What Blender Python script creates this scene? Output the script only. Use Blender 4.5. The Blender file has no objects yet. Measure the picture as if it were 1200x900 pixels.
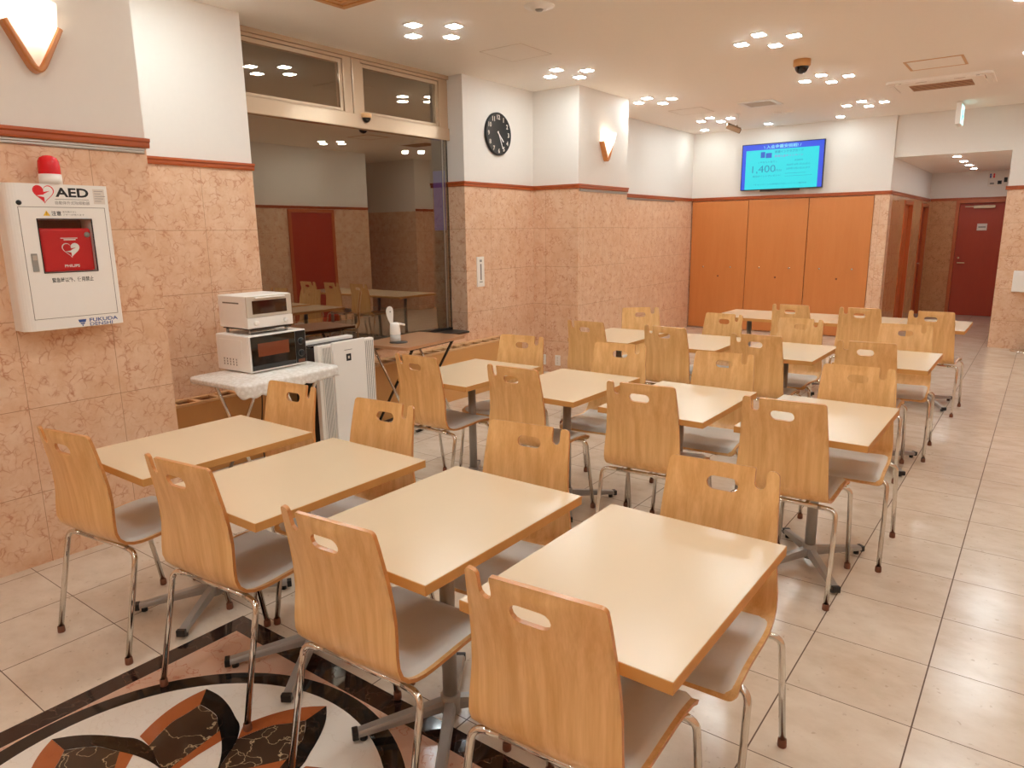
import bpy, bmesh, math, random
from mathutils import Vector, Matrix
from mathutils.geometry import delaunay_2d_cdt
random.seed(7)
S = bpy.context.scene
COL = S.collection
PI = math.pi

# ------------------------------------------------------------------ materials
def lin(c):
    return tuple(((v/255)/12.92 if v/255 <= .04045 else ((v/255+.055)/1.055)**2.4) for v in c)

class NT:
    def __init__(s, name):
        s.m = bpy.data.materials.new(name); s.m.use_nodes = True
        s.t = s.m.node_tree; s.b = s.t.nodes['Principled BSDF']
    def n(s, typ, **kw):
        nd = s.t.nodes.new(typ)
        for k, v in kw.items():
            if k.startswith('i_'):
                key = k[2:]; key = int(key) if key.isdigit() else key.replace('_', ' ')
                nd.inputs[key].default_value = v
            else: setattr(nd, k, v)
        return nd
    def l(s, a, ao, b, bi):
        s.t.links.new(a.outputs[ao], b.inputs[bi])
    def math(s, op, a, b=None, c=None):
        nd = s.t.nodes.new('ShaderNodeMath'); nd.operation = op
        for i, v in enumerate((a, b, c)):
            if v is None: continue
            if isinstance(v, (int, float)): nd.inputs[i].default_value = v
            else: s.t.links.new(v, nd.inputs[i])
        return nd.outputs[0]
    def mix(s, f, a, b):
        nd = s.t.nodes.new('ShaderNodeMix'); nd.data_type = 'RGBA'
        for i, v in ((0, f), (6, a), (7, b)):
            if isinstance(v, (int, float)): nd.inputs[i].default_value = v
            elif isinstance(v, tuple): nd.inputs[i].default_value = (*v, 1) if len(v) == 3 else v
            else: s.t.links.new(v, nd.inputs[i])
        return nd.outputs[2]
    def ramp(s, f, stops):
        nd = s.t.nodes.new('ShaderNodeValToRGB'); e = nd.color_ramp.elements
        while len(e) < len(stops): e.new(.5)
        for q, (p, c) in zip(e, stops): q.position = p; q.color = (*c, 1) if len(c) == 3 else c
        s.t.links.new(f, nd.inputs[0]); return nd.outputs[0]

def plain(name, rgb, rough=.5, metal=0, spec=.5, var=.04, scale=30, **kw):
    q = NT(name); c = lin(rgb)
    tc = q.n('ShaderNodeTexCoord'); no = q.n('ShaderNodeTexNoise', i_Scale=scale, i_Detail=3)
    q.l(tc, 'Object', no, 'Vector')
    lo = tuple(max(0, v*(1-var)) for v in c); hi = tuple(min(1, v*(1+var)) for v in c)
    q.t.links.new(q.mix(no.outputs[0], lo, hi), q.b.inputs['Base Color'])
    q.b.inputs['Roughness'].default_value = rough; q.b.inputs['Metallic'].default_value = metal
    q.b.inputs['Specular IOR Level'].default_value = spec
    for k, v in kw.items(): q.b.inputs[k.replace('_', ' ')].default_value = v
    return q.m

def emit(name, rgb, st, dark=False):
    q = NT(name); c = (*rgb, 1)
    q.b.inputs['Base Color'].default_value = (.01, .01, .01, 1) if dark else (*[min(.9, v) for v in rgb], 1)
    q.b.inputs['Emission Color'].default_value = c; q.b.inputs['Emission Strength'].default_value = st
    return q.m

def wood(name, a, b, rough=.35, stripes=26, axis='z', bands=.5, rnd=True):
    q = NT(name); a = lin(a); b = lin(b)
    tc = q.n('ShaderNodeTexCoord'); oi = q.n('ShaderNodeObjectInfo')
    add = q.n('ShaderNodeVectorMath', operation='ADD')
    q.l(tc, 'Object', add, 0)
    if rnd:
        sc = q.n('ShaderNodeVectorMath', operation='SCALE'); sc.inputs['Scale'].default_value = 3.0
        cb = q.n('ShaderNodeCombineXYZ')
        for k in range(3): q.l(oi, 'Random', cb, k)
        q.l(cb, 0, sc, 0); q.l(sc, 0, add, 1)
    s = {'z': (stripes, stripes, 1.2), 'y': (stripes, 1.2, stripes), 'x': (1.2, stripes, stripes)}[axis]
    mp = q.n('ShaderNodeMapping'); mp.inputs['Scale'].default_value = s
    q.l(add, 0, mp, 'Vector')
    n1 = q.n('ShaderNodeTexNoise', i_Scale=1.0, i_Detail=3, i_Distortion=.35); q.l(mp, 0, n1, 'Vector')
    n2 = q.n('ShaderNodeTexNoise', i_Scale=7.0, i_Detail=4); q.l(mp, 0, n2, 'Vector')
    f = q.math('ADD', q.math('MULTIPLY', n1.outputs[0], .7), q.math('MULTIPLY', n2.outputs[0], .3))
    q.t.links.new(q.ramp(f, [(.5-bands/2, b), (.5+bands/2, a)]), q.b.inputs['Base Color'])
    q.b.inputs['Roughness'].default_value = rough
    q.b.inputs['Coat Weight'].default_value = .25; q.b.inputs['Coat Roughness'].default_value = .15
    return q.m

def seam(q, comp, off, per, half):
    """1 on the joint lines of a running coordinate"""
    fr = q.math('FRACT', q.math('ADD', q.math('DIVIDE', q.math('SUBTRACT', comp, off), per), 100.5))
    return q.math('LESS_THAN', q.math('ABSOLUTE', q.math('SUBTRACT', fr, .5)), half/per)

def marble(name, base, light, vein, along='y', off=0., wid=.43, zoff=.365, hgt=.4225, rough=.28, line=(168, 118, 86), seams=True, spec=.45):
    q = NT(name); base, light, vein = lin(base), lin(light), lin(vein)
    geo = q.n('ShaderNodeNewGeometry')
    sx = q.n('ShaderNodeSeparateXYZ'); q.l(geo, 'Position', sx, 0)
    no = q.n('ShaderNodeTexNoise', i_Scale=9.0, i_Detail=6, i_Roughness=.7); q.l(geo, 'Position', no, 'Vector')
    ds = q.n('ShaderNodeTexNoise', i_Scale=9.0, i_Detail=3); q.l(geo, 'Position', ds, 'Vector')
    mx = q.n('ShaderNodeVectorMath', operation='MULTIPLY_ADD'); mx.inputs[1].default_value = (.16, .16, .16)
    q.l(ds, 1, mx, 0); q.l(geo, 'Position', mx, 2)
    vo = q.n('ShaderNodeTexVoronoi', feature='DISTANCE_TO_EDGE', i_Scale=21.0); q.l(mx, 0, vo, 'Vector')
    v = q.ramp(vo.outputs[0], [(0, (1, 1, 1)), (.05, (.35, .35, .35)), (.14, (0, 0, 0))])
    br = q.n('ShaderNodeTexNoise', i_Scale=14.0, i_Detail=2); q.l(geo, 'Position', br, 'Vector')
    gate = q.ramp(br.outputs[0], [(.42, (0, 0, 0)), (.62, (1, 1, 1))])
    va = q.math('MULTIPLY', q.math('MULTIPLY', v, gate), .9)
    c = q.mix(q.ramp(no.outputs[0], [(.3, (0, 0, 0)), (.7, (1, 1, 1))]), base, light)
    c = q.mix(va, c, vein)
    if seams:
        h = sx.outputs[1] if along == 'y' else sx.outputs[0]
        cell = q.n('ShaderNodeTexWhiteNoise', noise_dimensions='2D'); cb = q.n('ShaderNodeCombineXYZ')
        q.t.links.new(q.math('FLOOR', q.math('DIVIDE', q.math('SUBTRACT', h, off), wid)), cb.inputs[0])
        q.t.links.new(q.math('FLOOR', q.math('DIVIDE', q.math('SUBTRACT', sx.outputs[2], zoff), hgt)), cb.inputs[1])
        q.l(cb, 0, cell, 0)
        c = q.mix(q.math('MULTIPLY', cell.outputs[0], .22), c, base)
        m = q.math('MAXIMUM', seam(q, h, off, wid, .0011), seam(q, sx.outputs[2], zoff, hgt, .0013))
        c = q.mix(m, c, lin(line))
    q.t.links.new(c, q.b.inputs['Base Color'])
    q.b.inputs['Roughness'].default_value = rough; q.b.inputs['Specular IOR Level'].default_value = spec
    return q.m

def tile_floor(name):
    q = NT(name)
    geo = q.n('ShaderNodeNewGeometry'); sx = q.n('ShaderNodeSeparateXYZ'); q.l(geo, 'Position', sx, 0)
    X, Y = sx.outputs[0], sx.outputs[1]
    ox, px, oy, py = -.581, .4003, 2.385, .4100
    cell = q.n('ShaderNodeTexWhiteNoise', noise_dimensions='2D'); cb = q.n('ShaderNodeCombineXYZ')
    q.t.links.new(q.math('FLOOR', q.math('DIVIDE', q.math('SUBTRACT', X, ox), px)), cb.inputs[0])
    q.t.links.new(q.math('FLOOR', q.math('DIVIDE', q.math('SUBTRACT', Y, oy), py)), cb.inputs[1])
    q.l(cb, 0, cell, 0)
    shift = q.n('ShaderNodeVectorMath', operation='MULTIPLY_ADD'); shift.inputs[1].default_value = (9, 9, 9)
    q.l(cell, 1, shift, 0); q.l(geo, 'Position', shift, 2)
    mp = q.n('ShaderNodeMapping'); mp.inputs['Scale'].default_value = (4.5, 7, 1); mp.inputs['Rotation'].default_value = (0, 0, .5)
    q.l(shift, 0, mp, 'Vector')
    n1 = q.n('ShaderNodeTexNoise', i_Scale=1.3, i_Detail=6, i_Roughness=.62); q.l(mp, 0, n1, 'Vector')
    c = q.ramp(n1.outputs[0], [(.22, lin((202, 184, 162))), (.5, lin((217, 202, 183))), (.78, lin((227, 215, 198)))])
    n2 = q.n('ShaderNodeTexNoise', i_Scale=38., i_Detail=4); q.l(shift, 0, n2, 'Vector')
    pit = q.ramp(n2.outputs[0], [(.66, (0, 0, 0)), (.73, (1, 1, 1))])
    c = q.mix(q.math('MULTIPLY', pit, .35), c, lin((140, 110, 85)))
    c = q.mix(q.math('MULTIPLY', cell.outputs[0], .16), c, lin((190, 165, 138)))
    m = q.math('MAXIMUM', seam(q, X, ox, px, .0024), seam(q, Y, oy, py, .0018))
    c = q.mix(m, c, lin((95, 70, 52)))
    q.t.links.new(c, q.b.inputs['Base Color'])
    r = q.math('ADD', q.math('MULTIPLY', m, .5), q.math('ADD', .13, q.math('MULTIPLY', n1.outputs[0], .1)))
    q.t.links.new(r, q.b.inputs['Roughness']); q.b.inputs['Specular IOR Level'].default_value = .6
    return q.m

def dark_stone(name, a, b, vein, amount, rough=.08):
    q = NT(name); geo = q.n('ShaderNodeNewGeometry')
    no = q.n('ShaderNodeTexNoise', i_Scale=8., i_Detail=5); q.l(geo, 'Position', no, 'Vector')
    mx = q.n('ShaderNodeVectorMath', operation='MULTIPLY_ADD'); mx.inputs[1].default_value = (.3, .3, .3)
    q.l(no, 1, mx, 0); q.l(geo, 'Position', mx, 2)
    vo = q.n('ShaderNodeTexVoronoi', feature='DISTANCE_TO_EDGE', i_Scale=7.); q.l(mx, 0, vo, 'Vector')
    v = q.ramp(vo.outputs[0], [(0, (1, 1, 1)), (.02, (0, 0, 0))])
    c = q.mix(no.outputs[0], lin(a), lin(b)); c = q.mix(q.math('MULTIPLY', v, amount), c, lin(vein))
    q.t.links.new(c, q.b.inputs['Base Color']); q.b.inputs['Roughness'].default_value = rough
    return q.m

M = {}
M['white'] = plain('white_wall_paint', (228, 222, 214), .6, var=.015)
M['ceil'] = plain('ceiling_paint', (247, 242, 234), .7, var=.015)
M['floor'] = tile_floor('travertine_floor_tiles')
MB_ = ((218, 174, 138), (234, 204, 176), (188, 118, 86))
M['marL'] = marble('rose_marble_left', *MB_, along='y', off=1.255)
M['marR'] = marble('rose_marble_recess', *MB_, along='y', off=2.72)
M['marC'] = marble('rose_marble_clock', *MB_, along='y', off=5.96)
M['marP'] = marble('rose_marble_pillar', *MB_, along='y', off=7.28)
M['marX'] = marble('rose_marble_cross', *MB_, along='x', off=-4.125)
M['marK'] = marble('polished_corridor_marble', (200, 146, 98), (214, 166, 118), (166, 108, 72), along='y', off=.2, rough=.07, spec=.8)
M['marE'] = marble('corridor_end_marble', (196, 142, 96), (210, 162, 116), (160, 104, 68), along='x', off=-.52, rough=.2)
M['marXr'] = marble('rose_marble_right', *MB_, along='x', off=-.52)
M['trim'] = wood('red_brown_trim', (188, 96, 42), (160, 68, 26), .3, 20, 'y', .6, rnd=False)
M['rail'] = plain('brushed_rail', (190, 185, 178), .35, .9)
M['shell'] = wood('beech_plywood', (242, 198, 137), (222, 171, 106), .33, 38, 'z', .30)
M['ply'] = wood('plywood_edge', (212, 150, 86), (184, 116, 60), .4, 60, 'x', .6)
M['top'] = plain('beech_laminate', (219, 195, 163), .24, var=.015, scale=6, spec=.5)
M['edge'] = wood('laminate_edge', (214, 160, 96), (198, 144, 80), .55, 12, 'x', .8)
M['edge'].node_tree.nodes['Principled BSDF'].inputs['Coat Weight'].default_value = 0; M['edge'].node_tree.nodes['Principled BSDF'].inputs['Specular IOR Level'].default_value = .2
M['pad'] = plain('grey_vinyl', (218, 216, 210), .5, var=.03, scale=60)
M['chrome'] = plain('chrome_tube', (225, 220, 212), .12, 1., var=.01)
M['rubber'] = plain('brown_glide', (120, 72, 48), .5)
M['grey'] = plain('grey_painted_metal', (168, 166, 162), .32, .25)
M['blackp'] = plain('black_plastic', (22, 20, 20), .35, var=.1)
M['whitep'] = plain('white_plastic', (240, 236, 229), .35, var=.01)
M['darkp'] = plain('dark_grey_plastic', (78, 72, 68), .4)
M['cream'] = plain('cream_enamel', (240, 237, 231), .3, var=.01)
M['mid'] = plain('grey_plastic', (150, 148, 142), .4)
M['seamc'] = plain('seam_shadow_gap', (120, 110, 98), .7)
M['tan'] = plain('tan_enamel', (206, 150, 88), .35, var=.03, scale=4)
M['grill'] = plain('grille_bars', (214, 168, 118), .4)
M['pit'] = plain('grille_inside', (120, 72, 48), .8)
M['beige_metal'] = plain('champagne_metal', (204, 178, 150), .2, .35, var=.02)
M['sill'] = plain('dark_sill', (58, 48, 42), .3)
M['red'] = plain('red_plastic', (200, 18, 26), .3, var=.03)
M['bag'] = plain('red_nylon', (204, 10, 22), .5, var=.08, scale=60)
M['redlens'] = plain('red_beacon_lens', (222, 12, 24), .12, var=.02, Emission_Strength=.0)
M['ink'] = plain('black_print', (26, 24, 24), .6)
M['inkred'] = plain('red_print', (222, 28, 36), .5)
M['inkwhite'] = plain('white_print', (240, 236, 232), .5)
M['inkblue'] = plain('blue_print', (52, 84, 150), .5)
M['inkgrey'] = plain('grey_print', (130, 124, 118), .6)
M['yellow'] = plain('yellow_print', (236, 186, 40), .5)
M['panel'] = wood('orange_wood_panel', (212, 136, 74), (198, 118, 58), .38, 10, 'z', .8, rnd=False)
M['door'] = wood('mahogany_door', (182, 62, 24), (164, 48, 18), .42, 8, 'z', .8, rnd=False)
M['frame'] = wood('cherry_frame', (200, 108, 54), (180, 88, 42), .35, 10, 'z', .8, rnd=False)
M['sconcewood'] = wood('sconce_oak', (206, 138, 72), (180, 104, 48), .35, 30, 'z', .6)
M['black_stone'] = dark_stone('black_marble', (16, 14, 14), (30, 26, 25), (120, 84, 60), .25)
M['border_stone'] = dark_stone('dark_red_marble', (22, 14, 13), (50, 26, 22), (150, 110, 84), .25)
M['brown_stone'] = dark_stone('dark_brown_marble', (46, 34, 27), (82, 62, 48), (214, 190, 150), .8)
M['orange_stone'] = dark_stone('orange_stone', (160, 84, 44), (180, 104, 60), (140, 68, 34), .2, .12)
M['red_stone'] = dark_stone('pink_stone', (206, 164, 140), (224, 188, 164), (190, 110, 84), .8, .15)
M['white_stone'] = dark_stone('ivory_marble', (230, 222, 210), (240, 234, 224), (205, 190, 172), .3, .1)
q = NT('white_lace'); tc = q.n('ShaderNodeTexCoord')
vo = q.n('ShaderNodeTexVoronoi', i_Scale=42.); q.l(tc, 'Object', vo, 'Vector'); v2 = q.n('ShaderNodeTexVoronoi', feature='DISTANCE_TO_EDGE', i_Scale=130.); q.l(tc, 'Object', v2, 'Vector')
c = q.mix(q.ramp(vo.outputs[0], [(.35, (0, 0, 0)), (.6, (1, 1, 1))]), lin((240, 236, 230)), lin((226, 220, 211)))
c = q.mix(q.ramp(v2.outputs[0], [(.03, (0, 0, 0)), (.12, (.22, .22, .22))]), c, lin((196, 188, 178)))
q.t.links.new(c, q.b.inputs['Base Color']); q.b.inputs['Roughness'].default_value = .85; M['lace'] = q.m
M['trayw'] = wood('tray_wood', (196, 146, 106), (176, 122, 84), .3, 14, 'y', .8)
M['darktube'] = plain('dark_metal_tube', (70, 60, 54), .25, .9)
M['dglass'] = plain('dark_oven_glass', (46, 22, 18), .05, var=.1, spec=.8)
M['bglass'] = plain('black_oven_glass', (12, 11, 12), .06, var=.1, spec=.7)
M['liquid'] = plain('frosted_bottle', (186, 184, 178), .25, var=.03)
M['board'] = plain('sign_board', (222, 212, 200), .5)
LAMP = emit('lit_lamp_face', (.88, .98, 1.0), 64)
BULB = emit('lit_bulb', (1, .95, .84), 22)
q = NT('lit_frosted_glass'); out_ = [n for n in q.t.nodes if n.type == 'OUTPUT_MATERIAL'][0]
tl = q.n('ShaderNodeBsdfTranslucent'); tl.inputs[0].default_value = (.95, .92, .86, 1); mx = q.n('ShaderNodeMixShader'); mx.inputs[0].default_value = .5
q.b.inputs['Base Color'].default_value = (.9, .87, .8, 1); q.b.inputs['Roughness'].default_value = .35
q.b.inputs['Emission Color'].default_value = (1, .93, .80, 1); q.b.inputs['Emission Strength'].default_value = .12
q.l(q.b, 0, mx, 1); q.l(tl, 0, mx, 2); q.l(mx, 0, out_, 0); GLOW = q.m
SCY = emit('screen_cyan', (.02, .76, .84), 0.52, True)
SBL = emit('screen_blue', (.035, .09, .78), 0.55, True)
STX = emit('screen_text_blue', (.02, .30, .50), 0.45, True)
STL = emit('screen_text_pale', (.25, .75, .95), 0.6, True)
SPK = emit('screen_text_pink', (.35, .30, .68), 0.5, True)
SNV = emit('screen_navy', (.03, .13, .62), 0.5, True)
EXG = emit('exit_green_face', (.50, .86, .84), .75)
EXD = emit('exit_mark_green', (.05, .35, .28), .6)
BLUE = emit('blue_lit_sign', (.03, .10, .55), .11)
def thin_glass(name, tint=(.96, .97, .96), ior=1.52, refl=(1, 1, 1)):
    q = NT(name); q.t.nodes.remove(q.b); out = [n for n in q.t.nodes if n.type == 'OUTPUT_MATERIAL'][0]
    tr = q.n('ShaderNodeBsdfTransparent'); tr.inputs[0].default_value = (*tint, 1)
    gl = q.n('ShaderNodeBsdfGlossy'); gl.inputs['Roughness'].default_value = 0.0; gl.inputs['Color'].default_value = (*refl, 1)
    fr = q.n('ShaderNodeFresnel', i_IOR=ior); mx = q.n('ShaderNodeMixShader')
    ge = q.n('ShaderNodeNewGeometry'); q.t.links.new(q.math('MULTIPLY', fr.outputs[0], q.math('SUBTRACT', 1.0, ge.outputs['Backfacing'])), mx.inputs[0]); q.l(tr, 0, mx, 1); q.l(gl, 0, mx, 2); q.l(mx, 0, out, 0)
    return q.m
M['glass'] = thin_glass('window_glass', (.80, .81, .79), 3.5, (1, .86, .68))
M['clear'] = thin_glass('clear_pane', ior=1.3)

# ------------------------------------------------------------------ geometry
def fillet(pts, rad, n=6):
    pts = [Vector(p) for p in pts]; out = [pts[0]]
    for i in range(1, len(pts)-1):
        a, b, c = pts[i-1], pts[i], pts[i+1]
        d1, d2 = (a-b).normalized(), (c-b).normalized()
        ang = d1.angle(d2); t = min(rad/math.tan(ang/2), (a-b).length*.48, (c-b).length*.48)
        p, r = b+d1*t, b+d2*t
        for k in range(n+1):
            u = k/n; out.append(p*(1-u)**2+b*2*u*(1-u)+r*u*u)
    out.append(pts[-1]); return out

class MB:
    def __init__(s): s.b = bmesh.new(); s.mi = 0
    def _fin(s, faces, smooth):
        for f in faces: f.material_index = s.mi; f.smooth = smooth
    def box(s, lo, hi, bev=0, rot=None, seg=2):
        c = [(lo[i]+hi[i])/2 for i in range(3)]; d = [abs(hi[i]-lo[i]) for i in range(3)]
        m = Matrix.Translation(c) @ (rot or Matrix()) @ Matrix.Diagonal((*d, 1))
        r = bmesh.ops.create_cube(s.b, size=1, matrix=m)
        fs = list({f for v in r['verts'] for f in v.link_faces})
        if bev:
            es = list({e for v in r['verts'] for e in v.link_edges})
            rb = bmesh.ops.bevel(s.b, geom=es, offset=bev, segments=seg, profile=.5, affect='EDGES')
            fs = list({f for f in fs if f.is_valid} | set(rb['faces']) | {f for v in rb['verts'] for f in v.link_faces})
        s._fin(fs, False); return s
    def tube(s, pts, r, seg=12, cap=True, taper=None):
        pts = [Vector(p) for p in pts]; n = len(pts); rings = []
        t0 = (pts[1]-pts[0]).normalized(); up = Vector((0, 0, 1)) if abs(t0.z) < .9 else Vector((1, 0, 0))
        nx = t0.cross(up).normalized()
        for i, p in enumerate(pts):
            t = (pts[min(i+1, n-1)]-pts[max(i-1, 0)]).normalized()
            nx = (nx-t*nx.dot(t)).normalized(); ny = t.cross(nx)
            rr = r if taper is None else r+(taper-r)*i/(n-1)
            rings.append([s.b.verts.new(p+(nx*math.cos(a)+ny*math.sin(a))*rr) for a in [2*PI*k/seg for k in range(seg)]])
        fs = []
        for a, b in zip(rings, rings[1:]):
            for k in range(seg): fs.append(s.b.faces.new((a[k], b[k], b[(k+1) % seg], a[(k+1) % seg])))
        s._fin(fs, True)
        if cap:
            s._fin([s.b.faces.new(rings[0]), s.b.faces.new(rings[-1][::-1])], False)
        return s
    def cyl(s, a, b, r, r2=None, seg=20):
        return s.tube([a, b], r, seg, True, r2 if r2 is not None else r)
    def lathe(s, prof, c=(0, 0, 0), seg=24, a0=0., a1=2*PI, smooth=True, sx=1., sy=1., mat=None):
        full = abs(a1-a0-2*PI) < 1e-6; n = seg if full else seg+1; rings = []; fs = []
        for r, z in prof:
            if r < 1e-6: rings.append([s.b.verts.new((c[0], c[1], c[2]+z))]*n)
            else: rings.append([s.b.verts.new((c[0]+sx*r*math.cos(a0+(a1-a0)*k/seg), c[1]+sy*r*math.sin(a0+(a1-a0)*k/seg), c[2]+z)) for k in range(n)])
        for a, b in zip(rings, rings[1:]):
            for k in range(n if full else n-1):
                q = [a[k], a[(k+1) % n], b[(k+1) % n], b[k]]; u = []
                for v in q:
                    if v not in u: u.append(v)
                if len(u) > 2:
                    try: fs.append(s.b.faces.new(u))
                    except ValueError: pass
        s._fin(fs, smooth); return s
    def prism(s, poly, f, h0, h1, smooth=False):
        """poly 2-D, f(u,v,h)->xyz"""
        a = [s.b.verts.new(f(u, v, h0)) for u, v in poly]; b = [s.b.verts.new(f(u, v, h1)) for u, v in poly]
        n = len(poly); fs = [s.b.faces.new(a[::-1]), s.b.faces.new(b)]
        for k in range(n):
            fs.append(s.b.faces.new((a[k], a[(k+1) % n], b[(k+1) % n], b[k])))
        s._fin(fs, smooth); return s
    def face(s, pts):
        s._fin([s.b.faces.new([s.b.verts.new(p) for p in pts])], False); return s
    def grid(s, fn, nu, nv, smooth=True):
        V = [[s.b.verts.new(fn(i/nu, j/nv)) for j in range(nv+1)] for i in range(nu+1)]
        s._fin([s.b.faces.new((V[i][j], V[i+1][j], V[i+1][j+1], V[i][j+1])) for i in range(nu) for j in range(nv)], smooth); return s
    def build(s, name, mats, parent=None, label=None, recalc=True):
        if recalc: bmesh.ops.recalc_face_normals(s.b, faces=s.b.faces[:])
        me = bpy.data.meshes.new(name); s.b.to_mesh(me); s.b.free()
        for m in (mats if isinstance(mats, (list, tuple)) else [mats]): me.materials.append(M[m] if isinstance(m, str) else m)
        o = bpy.data.objects.new(name, me); COL.objects.link(o)
        if parent: o.parent = parent
        if label: o['label'] = label
        return o

def tag(o, label=None, cat=None, group=None, kind=None):
    for k, v in (('label', label), ('category', cat), ('group', group), ('kind', kind)):
        if v: o[k] = v
    return o
def empty(name, loc, rz=0., label=None, cat=None, group=None, kind=None):
    o = bpy.data.objects.new(name, None); COL.objects.link(o); o.location = loc; o.rotation_euler = (0, 0, rz)
    o.empty_display_size = .1
    return tag(o, label, cat, group, kind)
def copy_tree(o, parent=None):
    c = o.copy(); COL.objects.link(c)
    if parent: c.parent = parent
    for ch in [x for x in o.children]: copy_tree(ch, c)
    return c
def struct(name, mb, mats, parent=None):
    o = mb.build(name, mats, parent)
    if parent is None: o['kind'] = 'structure'
    return o
def text(body, parent, org, ux, uz, width=None, height=None, mat='ink', name='lettering', align='LEFT', bold=0., label=None):
    c = bpy.data.curves.new('tmp', 'FONT'); c.body = body; c.size = 1; c.offset = bold; c.resolution_u = 3
    t = bpy.data.objects.new('tmp', c); COL.objects.link(t)
    dg = bpy.context.evaluated_depsgraph_get(); dg.update()
    me = bpy.data.meshes.new_from_object(t.evaluated_get(dg))
    bpy.data.objects.remove(t); bpy.data.curves.remove(c)
    xs = [v.co.x for v in me.vertices]; ys = [v.co.y for v in me.vertices]
    w, h = max(xs)-min(xs), max(ys)-min(ys); x0, y0 = min(xs), min(ys)
    if width is None: kx = ky = height/h
    elif height is None: kx = ky = width/w
    else: kx, ky = width/w, height/h
    ux, uz, org = Vector(ux), Vector(uz), Vector(org); sh = {'LEFT': 0, 'CENTER': -w*kx/2, 'RIGHT': -w*kx}[align]
    for v in me.vertices:
        v.co = org+ux*((v.co.x-x0)*kx+sh)+uz*((v.co.y-y0)*ky)
    me.name = name; me.materials.clear(); me.materials.append(M[mat] if isinstance(mat, str) else mat)
    o = bpy.data.objects.new(name, me); COL.objects.link(o); o.parent = parent
    if label: o['label'] = label
    return o

f3 = lambda u, v, h: (u, v, h)
def rrect(hx, hy, rad, n=6):
    o = []
    for cx, cy, a0 in ((hx-rad, hy-rad, 0), (-hx+rad, hy-rad, 90), (-hx+rad, -hy+rad, 180), (hx-rad, -hy+rad, 270)):
        for k in range(n+1): a = math.radians(a0+90*k/n); o.append((cx+rad*math.cos(a), cy+rad*math.sin(a)))
    return o
# ------------------------------------------------------------------ setting
H = 3.09; MZ = 2.05
b = MB().box((-5.1, -2.6, -.1), (3.2, 15.5, 0)); struct('floor', b, 'floor')
b = MB().box((-5.1, -2.6, H), (3.2, 11.37, H+.1)); struct('ceiling', b, 'ceil')
def wall(name, lo, hi, mar, zl=MZ, extra=None):
    b = MB(); b.mi = 0; b.box((lo[0], lo[1], 0), (hi[0], hi[1], zl)); b.mi = 1; b.box((lo[0], lo[1], zl), (hi[0], hi[1], H))
    return struct(name, b, [mar, 'white'])
def two_mat_wall(name, lo, hi, marx, mary):
    """marble seams follow the face: material 0 on faces along y, 1 on faces along x"""
    b = MB(); b.box((lo[0], lo[1], 0), (hi[0], hi[1], MZ))
    b.b.normal_update()
    for f in b.b.faces: f.material_index = 1 if abs(f.normal.y) > .5 else 0
    b.mi = 2; b.box((lo[0], lo[1], MZ), (hi[0], hi[1], H))
    return struct(name, b, [mary, marx, 'white'])
two_mat_wall('wall_left', (-5.1, -2.6), (-3.855, 1.97), 'marX', 'marL')
two_mat_wall('wall_left_recess', (-5.1, 1.97), (-4.64, 3.12), 'marX', 'marR')
b = MB().box((-5.1, 3.12, 0), (-4.72, 5.55, .585)); struct('wall_below_window', b, 'marC')
two_mat_wall('wall_left_clock', (-4.975, 5.55), (-4.72, 6.74), 'marX', 'marC')
two_mat_wall('wall_left_pillar', (-5.1, 6.74), (-4.13, 7.85), 'marX', 'marP')
two_mat_wall('wall_left_far', (-5.1, 7.85), (-4.76, 11.3), 'marX', 'marP')
b = MB(); b.mi = 1; b.box((-5.1, 11.3, MZ), (-1.86, 11.5, H)); b.mi = 0; b.box((-5.1, 11.34, 0), (-2.05, 11.5, MZ)); b.box((-2.05, 11.3, 0), (-1.86, 11.5, MZ))
struct('wall_far', b, ['marX', 'white'])
b = MB(); b.mi = 0; b.box((-2.05, 11.5, 0), (-1.86, 12.58, MZ)); b.box((-2.05, 13.42, 0), (-1.86, 14.40, MZ)); b.box((-2.05, 15.26, 0), (-1.86, 15.5, MZ))
b.box((-2.05, 12.58, 2.0), (-1.86, 13.42, MZ)); b.box((-2.05, 14.40, 2.0), (-1.86, 15.26, MZ)); b.mi = 1; b.box((-2.05, 11.5, MZ), (-1.86, 15.5, 2.54))
struct('wall_corridor_left', b, ['marK', 'white'])
b = MB(); b.mi = 0; b.box((-1.86, 15.3, 0), (-1.42, 15.5, MZ)); b.mi = 1; b.box((-1.86, 15.3, MZ), (-.52, 15.5, 2.54)); b.mi = 0; b.box((-.56, 15.3, 0), (-.52, 15.5, MZ))
struct('wall_corridor_end', b, ['marE', 'white'])
two_mat_wall('wall_right_pillar', (-.52, 11.37), (.75, 15.5), 'marXr', 'marP')
b = MB().box((-1.86, 11.37, 2.54), (-.52, 15.5, H+.1)); struct('ceiling_corridor', b, 'ceil')
# face of the dropped corridor ceiling
b = MB().box((-1.86, 11.36, 2.538), (-.52, 11.37, H)); struct('wall_above_corridor', b, 'white')
wall('wall_right', (.75, -2.6), (.95, 9.6), 'marP')
wall('wall_right_far', (.75, 10.9), (3.2, 11.37), 'marP')
wall('wall_right_lobby', (3.0, 9.4), (3.2, 10.9), 'marP')
wall('wall_right_return', (.95, 9.4), (3.0, 9.6), 'marX')
wall('wall_back', (-5.1, -2.8), (3.2, -2.6), 'marX')
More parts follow.
